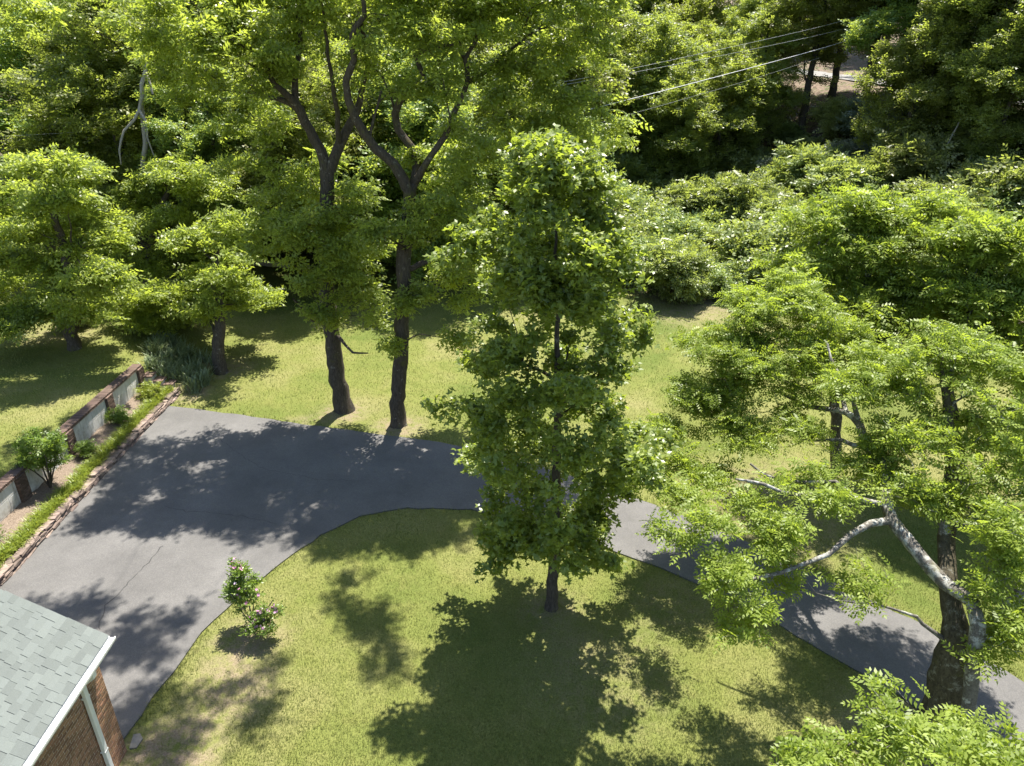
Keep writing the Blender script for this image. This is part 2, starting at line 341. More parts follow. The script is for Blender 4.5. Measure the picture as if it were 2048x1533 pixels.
class Tree:
    def __init__(s, rng, cap=60000):
        s.rng = rng; s.pos = np.zeros((cap, 3)); s.dir = np.zeros((cap, 3)); s.path = np.zeros(cap); s.par = np.full(cap, -1, int)
        s.man = np.zeros(cap); s.ok = np.ones(cap, bool); s.n = 0; s.tips = []
    def add(s, p, par, r=0.0, ok=True):
        i = s.n; s.pos[i] = p; s.par[i] = par; s.man[i] = r; s.ok[i] = ok
        if par >= 0:
            d = s.pos[i]-s.pos[par]; L = np.linalg.norm(d)+1e-9; s.dir[i] = d/L; s.path[i] = s.path[par]+L
        else: s.dir[i] = (0, 0, 1)
        s.n += 1; return i
    def limb(s, pts, step=0.3, jit=0.02, minz=None):
        """pts: rows of x, y, z, radius; the first limb is the trunk, later ones join the nearest node"""
        c = catmull(pts, step); last = -1
        if s.n:
            last = int(np.argmin(np.linalg.norm(s.pos[:s.n]-c[0, :3], axis=1)))
            if np.linalg.norm(s.pos[last]-c[0, :3]) < 0.4: c = c[1:]
        for k, q in enumerate(c):
            p = q[:3]+s.rng.normal(0, jit, 3)*(1 if 0 < k else 0)
            last = s.add(p, last, max(q[3], 0.012), minz is None or p[2] > minz)
    def grow(s, targets, bf=0.35, seg=0.3, up=0.25, down_pen=0.9, curl=0.12):
        root = s.pos[0]
        o = np.argsort(np.linalg.norm(targets-root, axis=1)); rng = s.rng
        for t in targets[o]:
            n = s.n; v = t-s.pos[:n]; d = np.linalg.norm(v, axis=1)+1e-9
            cosd = (v*s.dir[:n]).sum(1)/d
            cost = d*(1+0.35*(1-cosd)) + bf*s.path[:n] + down_pen*np.maximum(-v[:, 2]-0.15*d, 0)
            cost[~s.ok[:n]] = 1e9
            j = int(np.argmin(cost)); dj = d[j]
            m = max(2, int(math.ceil(dj/seg))); p0 = s.pos[j]
            ctl = p0+(s.dir[j]*0.35+v[j]/dj*0.6+np.array([0, 0, up]))*dj*0.5
            prev = j
            for k in range(1, m+1):
                q = k/m; p = (1-q)**2*p0+2*q*(1-q)*ctl+q*q*t
                if k < m: p = p+rng.normal(0, curl*seg*0.6, 3)
                prev = s.add(p, prev)
            s.tips.append(prev)
    def radii(s, r0=0.006, ex=0.43):
        n = s.n; cnt = np.zeros(n); has = np.zeros(n, bool)
        for t in s.tips: cnt[t] += 1
        for i in range(n-1, 0, -1): cnt[s.par[i]] += cnt[i]
        cnt = np.maximum(cnt, 0.5); r = r0*cnt**ex
        for i in range(n):
            if s.man[i] > 0: r[i] = s.man[i]
            elif s.par[i] >= 0: r[i] = min(r[i], 0.85*r[s.par[i]])
        s.cnt, s.r = cnt, np.maximum(r, r0*0.6); return s.r
    def wood(s, mat, name='trunk', minr=0.0, fluff=0.06, butt=None):
        n = s.n; kids = [[] for _ in range(n)]
        for i in range(1, n):
            if s.par[i] >= 0: kids[s.par[i]].append(i)
        starts = [(0, -1)]; VV, QQ = [], []; off = 0; rng = s.rng
        while starts:
            i, par = starts.pop(); ch = [par] if par >= 0 else []
            while True:
                ch.append(i); k = kids[i]
                if not k: break
                main = max(k, key=lambda q: (s.man[q] > 0, s.r[q]*100+s.cnt[q]*0.001))
                for q in k:
                    if q != main: starts.append((q, i))
                i = main
            if len(ch) < 2: continue
            rr = s.r[ch].copy()
            if par >= 0: rr[0] = min(rr[0], rr[1]*1.25)
            if rr.max() < minr: continue
            pp = s.pos[ch]; tg = np.gradient(pp, axis=0); tg /= np.linalg.norm(tg, axis=1)[:, None]+1e-9
            mr = rr.max(); K = 14 if mr > 0.15 else 8 if mr > 0.05 else 5 if mr > 0.018 else 3
            ref = np.array([1.0, 0.3, 0]) if abs(tg[:, 0].mean()) < 0.7 else np.array([0, 1.0, 0.2])
            u = ref-tg*(tg @ ref)[:, None]; u /= np.linalg.norm(u, axis=1)[:, None]+1e-9; w = np.cross(tg, u)
            a = np.arange(K)*2*math.pi/K
            R = rr[:, None]*(1+(rng.normal(0, fluff, (len(ch), K)) if K >= 8 else 0))
            V = pp[:, None]+R[..., None]*(np.cos(a)[None, :, None]*u[:, None]+np.sin(a)[None, :, None]*w[:, None])
            m = len(ch); VV.append(V.reshape(-1, 3))
            nfirst = (m-1)*K if len(VV) == 1 else nfirst
            gi, gk = np.meshgrid(np.arange(m-1), np.arange(K), indexing='ij'); g2 = (gk+1) % K
            QQ.append(np.stack([off+gi*K+gk, off+gi*K+g2, off+(gi+1)*K+g2, off+(gi+1)*K+gk], -1).reshape(-1, 4)); off += m*K
        me = quads_mesh(name, np.vstack(VV), np.vstack(QQ), mat, smooth=True)
        if butt:
            me.materials.append(butt); mi = np.zeros(len(me.polygons), np.int32); mi[:nfirst] = 1; me.polygons.foreach_set('material_index', mi)
        return me

def rhomb(base, d, n, L, W, fold=0.0):
    """a leaf blade: base, widest points, tip"""
    d = np.array(d, float); d /= np.linalg.norm(d); n = np.array(n, float); sd = np.cross(n, d); sd /= np.linalg.norm(sd)+1e-9
    up = np.cross(d, sd)
    return [base, base+d*L*0.42+sd*W/2+up*fold*W, base+d*L, base+d*L*0.42-sd*W/2+up*fold*W]
def compound(pairs, L, ll, lw, droop=0.35, ang=58):
    V = []; a = math.radians(ang)
    for k in range(pairs):
        t = 0.22+0.74*k/max(pairs-1, 1); x = L*t; z = -droop*L*t*t
        sc_ = (0.75+0.5*math.sin(math.pi*min(1, t*0.95)))
        for sgn in (-1, 1):
            V += rhomb(np.array([x, 0, z]), (math.cos(a), sgn*math.sin(a), -0.28-droop*t*0.5), (0, 0, 1), ll*sc_, lw*sc_)
    V += rhomb(np.array([L*0.98, 0, -droop*L]), (1, 0, -droop*1.6), (0, 0, 1), ll, lw)
    return np.array(V)
def palmate(S):
    V = []
    for ang, L, W in ((0, 1.0, .52), (62, .82, .46), (-62, .82, .46)):
        a = math.radians(ang); V += rhomb(np.array([0.0, 0, 0]), (math.cos(a), math.sin(a), -0.25), (0, 0, 1), S*L, S*W)
    return np.array(V)
def sprig(nl, L, ll, lw, seed=0, droop=0.25):
    r = random.Random(seed); V = []
    for k in range(nl):
        t = (k+0.4)/nl; a = (1 if k % 2 else -1)*math.radians(r.uniform(35, 75)) if k < nl-1 else 0
        V += rhomb(np.array([L*t, 0, -droop*L*t*t]), (math.cos(a), math.sin(a), r.uniform(-.5, .1)), (0, r.uniform(-.3, .3), 1), ll*r.uniform(.8, 1.2), lw*r.uniform(.85, 1.15))
    return np.array(V)
def tri_sprig(nl, L, ll, lw, seed=0, droop=0.25):
    r = random.Random(seed); V = []
    for k in range(nl):
        t = (k+0.3)/nl; a = (1 if k % 2 else -1)*math.radians(r.uniform(30, 80)) if k < nl-1 else 0
        q = rhomb(np.array([L*t, 0, -droop*L*t*t]), (math.cos(a), math.sin(a), r.uniform(-.5, .1)), (0, r.uniform(-.3, .3), 1), ll*r.uniform(.8, 1.2), lw*r.uniform(.9, 1.2))
        V += [q[0], q[1]*.75+q[2]*.25, q[2]] if r.random() < 0 else [q[1]*1.0, q[2], q[3]]
    return np.array(V)
def blade(L, W, bend):
    return np.array([[0, -W/2, 0], [0, W/2, 0], [bend*0.4*L, W*0.42, L*0.62], [bend*0.4*L, -W*0.42, L*0.62],
                     [bend*0.4*L, -W*0.42, L*0.62], [bend*0.4*L, W*0.42, L*0.62], [bend*L, 0.002, L*(1-0.25*bend)], [bend*L, -0.002, L*(1-0.25*bend)]])

def scatter(name, tmpl, pos, xdir, zup, scale, tint, mat, roll=0.35, rng=None, k=4):
    """put copies of a leaf template (quads) at pos, pointing along xdir, faces towards zup; one mesh"""
    n = len(pos); X = xdir/(np.linalg.norm(xdir, axis=1)[:, None]+1e-9)
    Zr = zup+rng.normal(0, roll, (n, 3)); Yv = np.cross(Zr, X); Yv /= np.linalg.norm(Yv, axis=1)[:, None]+1e-9; Z = np.cross(X, Yv)
    T = tmpl[None]*scale[:, None, None]
    V = pos[:, None]+T[..., :1]*X[:, None]+T[..., 1:2]*Yv[:, None]+T[..., 2:]*Z[:, None]
    nv = len(tmpl); nq = nv//k
    Q = np.arange(n*nv, dtype=np.int32).reshape(-1, k)
    ti = np.clip(np.repeat(tint, nq)+rng.normal(0, 0.07, n*nq), 0, 1)
    return quads_mesh(name, V.reshape(-1, 3), Q, mat, ti, k=k)

def leaves(tree, tmpl, mat, per_tip, spread, rng, size=(0.8, 1.2), lift=0.15, along=0.55, tint_mu=0.5, name='crown', extra=0, flat=0.8, back=0.5, k_=4):
    """leaves on the last stretch of every twig"""
    tips = np.array(tree.tips); tp = tree.pos[tips]; td = tree.dir[tips]
    if extra:                                      # also along thin twigs
        thin = np.where((tree.r[:tree.n] < 0.016) & (tree.man[:tree.n] == 0))[0]
        sel = rng.choice(thin, min(extra, len(thin)), replace=False); tp = np.vstack([tp, tree.pos[sel]]); td = np.vstack([td, tree.dir[sel]])
    n = len(tp); idx = np.repeat(np.arange(n), per_tip)
    m = len(idx); k = rng.random(m)
    pos = tp[idx]-td[idx]*(k*along)[:, None]+rng.normal(0, spread, (m, 3))*np.array([1, 1, 0.7])
    rd = rng.normal(0, 1, (m, 3)); rd[:, 2] *= (1-flat); rd /= np.linalg.norm(rd, axis=1)[:, None]
    xd = rd+td[idx]*back; xd[:, 2] += lift
    clump = rng.normal(0, 0.13, n)[idx]
    tint = np.clip(tint_mu+clump+rng.normal(0, 0.14, m), 0, 1)
    zup = np.tile(np.array([0.0, 0, 1.0]), (m, 1))
    return scatter(name, tmpl, pos, xd, zup, rng.uniform(size[0], size[1], m), tint, mat, 0.65, rng, k_)

def clump_targets(lobes, nclump, tips, rng, cr=(0.45, 0.8), flat=0.55, shell=0.55, zmin=1.4):
    """lobes: rows of centre x, y, z, horizontal radius, vertical radius. Twig tips gathered in clumps through the lobes"""
    lobes = np.array(lobes, float); vol = (lobes[:, 3]**2*lobes[:, 4])**0.8; vol /= vol.sum(); out = []; cen = []
    for k in range(nclump):
        l = lobes[rng.choice(len(lobes), p=vol)]
        d = rng.normal(0, 1, 3); d /= np.linalg.norm(d)
        if d[2] < -0.3 and rng.random() < 0.6: d[2] = -d[2]
        rad = (shell+(1-shell)*rng.random()) if rng.random() < 0.78 else rng.random()**0.5
        c = l[:3]+d*rad*np.array([l[3], l[3], l[4]])
        if c[2] < zmin: c[2] = zmin+rng.random()*0.25*max(zmin, .3)
        r = rng.uniform(*cr); cen.append(c)
        q = rng.normal(0, 1, (tips, 3)); q /= np.linalg.norm(q, axis=1)[:, None]; q *= (rng.random(tips)**0.45)[:, None]
        out.append(c+q*r*np.array([1, 1, flat]))
    return np.vstack([np.array(cen)]+out)

def place_tree(name, base, trunk_me, crown_me, label, cat, group=None, rz=0.0, scale=1.0, crown_name='crown', trunk_name='trunk'):
    e = empty(name, base, rz, scale); tag(e, label, cat, group)
    link(trunk_name, trunk_me, e); c = link(crown_name, crown_me, e); c['kind'] = 'stuff'
    return e
def rel(base, pts): return [tuple(np.array(p[:3])-base)+tuple(p[3:]) for p in pts]

# ---- the round-headed maple on the lawn
def build_maple():
    rng = np.random.default_rng(11); b = np.array([1.0, 14.12, 0.0])
    t = Tree(rng)
    t.limb([(0, 0, -0.15, .22), (0, 0, .12, .165), (.01, 0, .8, .135), (.03, .02, 2.5, .115), (0, 0, 5, .085), (-.08, .03, 8, .045), (-.2, 0, 10.2, .018), (-.26, 0, 11.0, .010)], 0.3, 0.012, 1.2)
    prof = lambda z: np.interp(z, [1.1, 1.8, 3.2, 4.6, 5.9, 7.0, 8.0, 9.1, 10.1, 10.8, 11.3, 11.6], [.5, 1.45, 2.15, 2.4, 2.25, 2.08, 1.9, 1.7, 1.36, .88, .45, .15])
    T = []
    for k in range(235):
        z = 1.5+rng.random()**0.92*9.6; az = rng.random()*2*math.pi; R = prof(z)*(0.92+0.22*math.sin(3*az+z*1.9)+rng.normal(0, .1))
        rad = R*(0.28+0.72*rng.random()**0.5)
        c = np.array([math.cos(az)*rad-.022*z, math.sin(az)*rad, z+0.12*rad]); r = rng.uniform(.30, .52)
        T.append(c)
        q = rng.normal(0, 1, (8, 3)); q /= np.linalg.norm(q, axis=1)[:, None]; q *= (rng.random(8)**.4)[:, None]
        T += list(c+q*r*np.array([1, 1, .75]))
    for k in range(26):
        a = rng.random()*6.28; T.append(np.array([-.24+.35*math.cos(a)*rng.random(), .35*math.sin(a)*rng.random(), 10.2+rng.random()*1.1]))
    t.grow(np.array(T), 0.30, 0.28, 0.30, 1.2); t.radii(0.0042, 0.42)
    tr = t.wood(M['bark'])
    cr = leaves(t, palmate(0.125), M['maple_leaf'], 20, 0.10, rng, (0.65, 1.15), 0.0, 0.30, 0.48, flat=0.55)
    place_tree('maple_tree', b, tr, cr, 'dense upright maple with a full pointed crown, alone on the front lawn', 'tree')
build_maple()

WAL = compound(3, 0.36, 0.150, 0.066, 0.45)
PEC = compound(4, 0.27, 0.088, 0.038, 0.40)

# ---- two tall walnuts behind the parking court
def build_walnut_a():
    rng = np.random.default_rng(21); b = np.array([-6.47, 24.86, 0.0]); Y = 24.86
    p = lambda u, v, y, r: (*(P(u, v, y)-b), r)
    t = Tree(rng)
    t.limb([(0, 0, -.2, .50), (0, 0, .1, .37), (-.08, 0, .9, .31), p(672, 740, Y, .30), p(662, 660, Y, .285), p(653, 560, Y, .27), p(652, 450, Y, .25), p(656, 352, Y, .23)], .3, .02, 3.0)
    t.limb([p(656, 352, Y, .20), p(640, 300, Y, .165), p(612, 245, Y-.2, .15), p(590, 205, Y-.4, .135), p(572, 185, Y-.6, .10), p(548, 170, Y-.9, .08), p(520, 110, Y-1.4, .06), p(480, 90, Y-1.8, .05)])
    t.limb([p(598, 222, Y-.3, .10), p(565, 198, Y-.2, .085), p(530, 192, Y+.2, .06), p(500, 170, Y+.6, .04)])
    t.limb([p(588, 200, Y-.4, .11), p(592, 140, Y-.2, .085), p(600, 80, Y, .07), p(590, 10, Y+.3, .06), p(570, -90, Y+.6, .035)])
    t.limb([p(656, 352, Y, .20), p(670, 315, Y, .17), p(690, 265, Y+.2, .15), p(705, 245, Y+.3, .13), p(720, 200, Y+.6, .10), p(735, 120, Y+.9, .085), p(720, 30, Y+1.1, .06), p(700, -80, Y+1.3, .04)])
    t.limb([p(676, 300, Y, .09), p(676, 230, Y-.3, .08), p(662, 150, Y-.8, .06), p(650, 60, Y-1.2, .045), p(640, -40, Y-1.5, .03)])
    t.limb([p(655, 650, Y, .10), p(628, 640, Y-.6, .07), p(605, 615, Y-1.1, .05), p(585, 598, Y-1.5, .03)])
    t.limb([p(672, 665, Y, .07), p(690, 690, Y-.5, .05), p(705, 706, Y-.9, .04), p(735, 706, Y-1.2, .025)])
    L = []
    def lob(u, v, y, rh, rv): L.append((*(P(u, v, y)-b), rh, rv))
    for a in [(470, 120, Y-1.5, 1.8, 1.2), (400, 60, Y-1, 2.0, 1.3), (560, 40, Y, 2.0, 1.2), (640, -50, Y, 2.2, 1.2), (420, 190, Y+.5, 1.6, .9), (690, 30, Y+1, 2.0, 1.6), (520, 250, Y+1.2, 1.3, .8), (330, 130, Y, 1.6, 1.1),
              (610, 460, Y-1.2, 1.3, 1.0), (660, 560, Y-1.4, 1.35, 1.0), (700, 420, Y+.4, 1.2, .9), (600, 560, Y-.8, 1.0, .8), (560, 430, Y+.6, 1.2, .9), (720, 600, Y-1.0, .9, .75), (640, 400, Y+.9, 1.3, .8), (540, 500, Y-.5, 1.0, .8), (735, 520, Y+.2, .8, .8), (480, 330, Y+.4, 1.1, .6), (620, 330, Y+1.4, 1.2, .6), (580, 380, Y+.3, 1.0, .5), (690, 500, Y-1.5, .9, .6), (640, 630, Y-1.3, .7, .35), (560, 600, Y-1.2, .6, .35), (740, 650, Y-1.1, .5, .4)]: lob(*a)
    for x, y, z, rh, rv in [(-12.8, 18.4, 14.4, 1.2, .6), (-9.4, 19.2, 15.2, 1.4, .7), (-10.6, 17.4, 15.0, 1.1, .6), (-12.2, 17.8, 15, 1.3, .7), (-14.6, 23, 13.6, 1.3, .7), (-9.6, 16.6, 15.8, 1.0, .6), (-7.2, 19.2, 16, 1.0, .6), (-8.2, 17.9, 15.4, 1.3, .7), (-11.4, 16.4, 15.4, 1.0, .6), (-6.4, 19.2, 15.8, 1.2, .6), (-11.2, 18.9, 16.2, 1.0, .6), (-11.6, 27.6, 14.6, 1.5, .8), (-13.6, 26, 14, 1.2, .7)]: L.append((*(np.array([x, y, z])-b), rh, rv))
    T = clump_targets(L, 345, 6, rng, (.28, .55), .42)
    t.grow(T, .33, .32, .22); t.radii(.0055, .42)
    cr = leaves(t, WAL, M['walnut_leaf'], 6, .10, rng, (.75, 1.15), .12, .45, .5)
    place_tree('walnut_tree', b, t.wood(M['bark']), cr, 'tall walnut whose dark trunk forks in a V, behind the parking court', 'tree', 'walnuts behind the court')
def build_walnut_b():
    rng = np.random.default_rng(22); b = np.array([-4.21, 23.66, 0.0]); Y = 23.66
    p = lambda u, v, y, r: (*(P(u, v, y)-b), r)
    t = Tree(rng)
    t.limb([(0, 0, -.2, .42), (0, 0, .1, .31), (0, 0, .9, .265), p(801, 740, Y, .26), p(803, 650, Y, .25), p(808, 540, Y, .24), p(815, 440, Y, .22), p(820, 385, Y, .21)], .3, .02, 3.0)
    t.limb([p(818, 395, Y, .19), p(806, 355, Y-.1, .17), p(785, 325, Y-.2, .155), p(750, 298, Y-.4, .145), p(728, 265, Y-.6, .135), p(712, 235, Y-.7, .125), p(696, 200, Y-.8, .115), p(690, 165, Y-.9, .105), p(705, 120, Y-1, .09), p(705, 70, Y-1.1, .08), p(728, 30, Y-1.2, .07), p(722, -20, Y-1.3, .05), p(710, -100, Y-1.3, .03)])
    t.limb([p(824, 385, Y, .16), p(832, 345, Y+.3, .14), p(828, 300, Y+.6, .13), p(795, 260, Y+.8, .12), p(790, 225, Y+.8, .115), p(800, 200, Y+.7, .11), p(830, 172, Y+.5, .10), p(848, 155, Y+.4, .085), p(832, 110, Y+.2, .07), p(870, 95, Y, .055), p(905, 90, Y, .035)])
    t.limb([p(828, 375, Y, .13), p(850, 330, Y-.2, .11), p(890, 270, Y-.3, .10), p(915, 210, Y-.2, .085), p(935, 165, Y-.1, .08), p(930, 120, Y, .07), p(960, 60, Y, .05), p(980, -40, Y, .03)])
    t.limb([p(932, 170, Y-.1, .07), p(975, 140, Y+.3, .06), p(1020, 100, Y+.5, .05), p(1080, 60, Y+.6, .03)])
    t.limb([p(736, 282, Y-.5, .05), p(748, 240, Y-.5, .04), p(762, 180, Y-.4, .03)])
    t.limb([p(808, 545, Y, .11), p(860, 520, Y+.3, .09), p(925, 495, Y+.5, .075), p(1000, 500, Y+.6, .05), p(1060, 480, Y+.7, .03)])
    L = []
    def lob(u, v, y, rh, rv): L.append((*(P(u, v, y)-b), rh, rv))
    for a in [(760, 60, Y, 2.0, 1.6), (900, 40, Y, 2.2, 1.7), (1040, 60, Y+.6, 2.0, 1.4), (1150, 110, Y+.5, 1.7, 1.2), (820, -50, Y, 2.1, 1.2), (1000, -50, Y+.5, 2.0, 1.2), (1160, 40, Y, 1.6, 1.1), (1030, 180, Y+1, 1.6, 1.0), (1180, 220, Y+.3, 1.3, .9),
              (1090, 280, Y+1, 1.4, .8), (960, 300, Y-.2, 1.3, .9), (1200, 300, Y+.5, .9, .7), (870, 200, Y-1, 1.0, .8),
              (880, 450, Y-.6, 1.2, 1.0), (930, 560, Y+.5, 1.2, .9), (780, 480, Y-.8, 1.0, .9), (850, 600, Y-.4, 1.0, .8), (760, 620, Y-1.0, .7, .6), (900, 380, Y+.6, 1.2, .8), (960, 450, Y+.8, 1.2, .8), (770, 690, Y-.9, .5, .5), (920, 680, Y, .55, .5), (1020, 480, Y+.8, 1.0, .7), (840, 330, Y+1.2, 1.2, .7), (720, 400, Y+1, .9, .7), (830, 520, Y-1.0, .8, .5), (900, 620, Y-.6, .8, .45), (800, 620, Y-1, .6, .4), (860, 420, Y-1, .8, .5), (780, 740, Y-.8, .4, .35)]: lob(*a)
    for x, y, z, rh, rv in [(-3.4, 17.2, 15.4, 1.2, .6), (-.4, 18.6, 15.2, 1.3, .7), (-5.2, 17.0, 15.8, 1.1, .6), (-1.8, 20.6, 15.4, 1.2, .6), (2.2, 23.5, 14.6, 1.2, .7), (-4.4, 15.2, 15.6, .9, .5)]: L.append((*(np.array([x, y, z])-b), rh, rv))
    T = clump_targets(L, 345, 6, rng, (.30, .57), .42)
    t.grow(T, .33, .32, .22); t.radii(.0055, .42)
    cr = leaves(t, WAL, M['walnut_leaf'], 6, .10, rng, (.75, 1.15), .12, .45, .5)
    place_tree('walnut_tree', b, t.wood(M['bark']), cr, 'tall walnut with a long crooked limb, standing nearest the parking court edge', 'tree', 'walnuts behind the court')
build_walnut_a(); build_walnut_b()

# ---- trees left of the court
def build_left(u0, v0, zb, lobes, seed, label, nclump, trunk_pts, name='walnut_tree', r=.27):
    rng = np.random.default_rng(seed); b = G(u0, v0, zb); b[2] = h1(b[0], b[1])-0.02; Y = b[1]
    p = lambda u, v, y, rr: (*(P(u, v, y)-b), rr)
    t = Tree(rng)
    t.limb([(0, 0, -.25, r*1.5), (0, 0, .1, r*1.1), (0, 0, .7, r*.95)]+[p(u, v, Y+dy, rr) for u, v, dy, rr in trunk_pts], .3, .03, b[2]+1.2)
    L = [(*(P(u, v, Y+dy)-b), rh, rv) for u, v, dy, rh, rv in lobes]
    T = clump_targets(L, nclump, 6, rng, (.40, .75), .42)
    t.grow(T, .33, .34, .22); t.radii(.0055, .43)
    cr = leaves(t, WAL, M['walnut_leaf'], 6, .10, rng, (.8, 1.2), .12, .45, .55)
    place_tree(name, b, t.wood(M['bark']), cr, label, 'tree')
def plates(lst, seed, dy, rh=(.7, 1.1), rv=(.28, .45)):
    r = random.Random(seed); return [(u, v, r.uniform(*dy), r.uniform(*rh), r.uniform(*rv)) for u, v in lst]
build_left(441, 737, .25, plates([(300, 590), (350, 610), (400, 590), (440, 560), (490, 575), (330, 650), (380, 650), (345, 695), (420, 620), (280, 620), (470, 600), (410, 540), (460, 520), (520, 600), (300, 640), (360, 580), (395, 690), (250, 600)], 1, (1.4, 3.8), (.5, .9), (.22, .36)) + plates([(430, 470), (380, 480), (470, 440)], 2, (1, 2.5)) + plates([(442, 550), (428, 595), (455, 515), (415, 625)], 5, (-.7, .1), (.4, .6), (.2, .3)),
           31, 'walnut with a single short trunk and low boughs, on the lawn beyond the iris bank', 165, [(440, 650, .3, .21), (438, 590, .9, .18), (434, 530, 1.6, .14), (430, 470, 2.2, .10)])
build_left(300, 585, .9, plates([(330, 330), (300, 355), (365, 350), (420, 375), (300, 420), (360, 430), (430, 440), (260, 450), (240, 480), (350, 495), (410, 500), (465, 470), (330, 545), (285, 540), (385, 560), (500, 500), (520, 450), (470, 395), (540, 400), (225, 530), (270, 390)], 3, (-3, 2.2), (.9, 1.5), (.4, .6)),
           33, 'broad walnut with layered bright boughs, shading the back lawn at left', 230, [(300, 520, 0, .24), (310, 450, 0, .20), (330, 400, .2, .14), (340, 360, .3, .07)])
build_left(150, 700, 1.1, plates([(60, 335), (110, 330), (150, 350), (130, 405), (90, 410), (180, 430), (20, 390), (30, 445), (110, 455), (20, 520), (60, 545), (110, 520), (160, 545), (20, 575), (90, 580), (140, 600), (195, 560), (50, 625), (120, 650), (25, 665), (185, 630), (70, 685), (-40, 470), (-50, 560), (-40, 650), (200, 490)], 4, (-2.2, 1.8), (.8, 1.35), (.34, .52)),
           32, 'wide low walnut hanging over the terrace lawn at the left edge', 250, [(150, 620, 0, .24), (140, 540, .1, .20), (120, 470, .2, .15), (100, 410, .3, .1), (90, 370, .4, .06)])

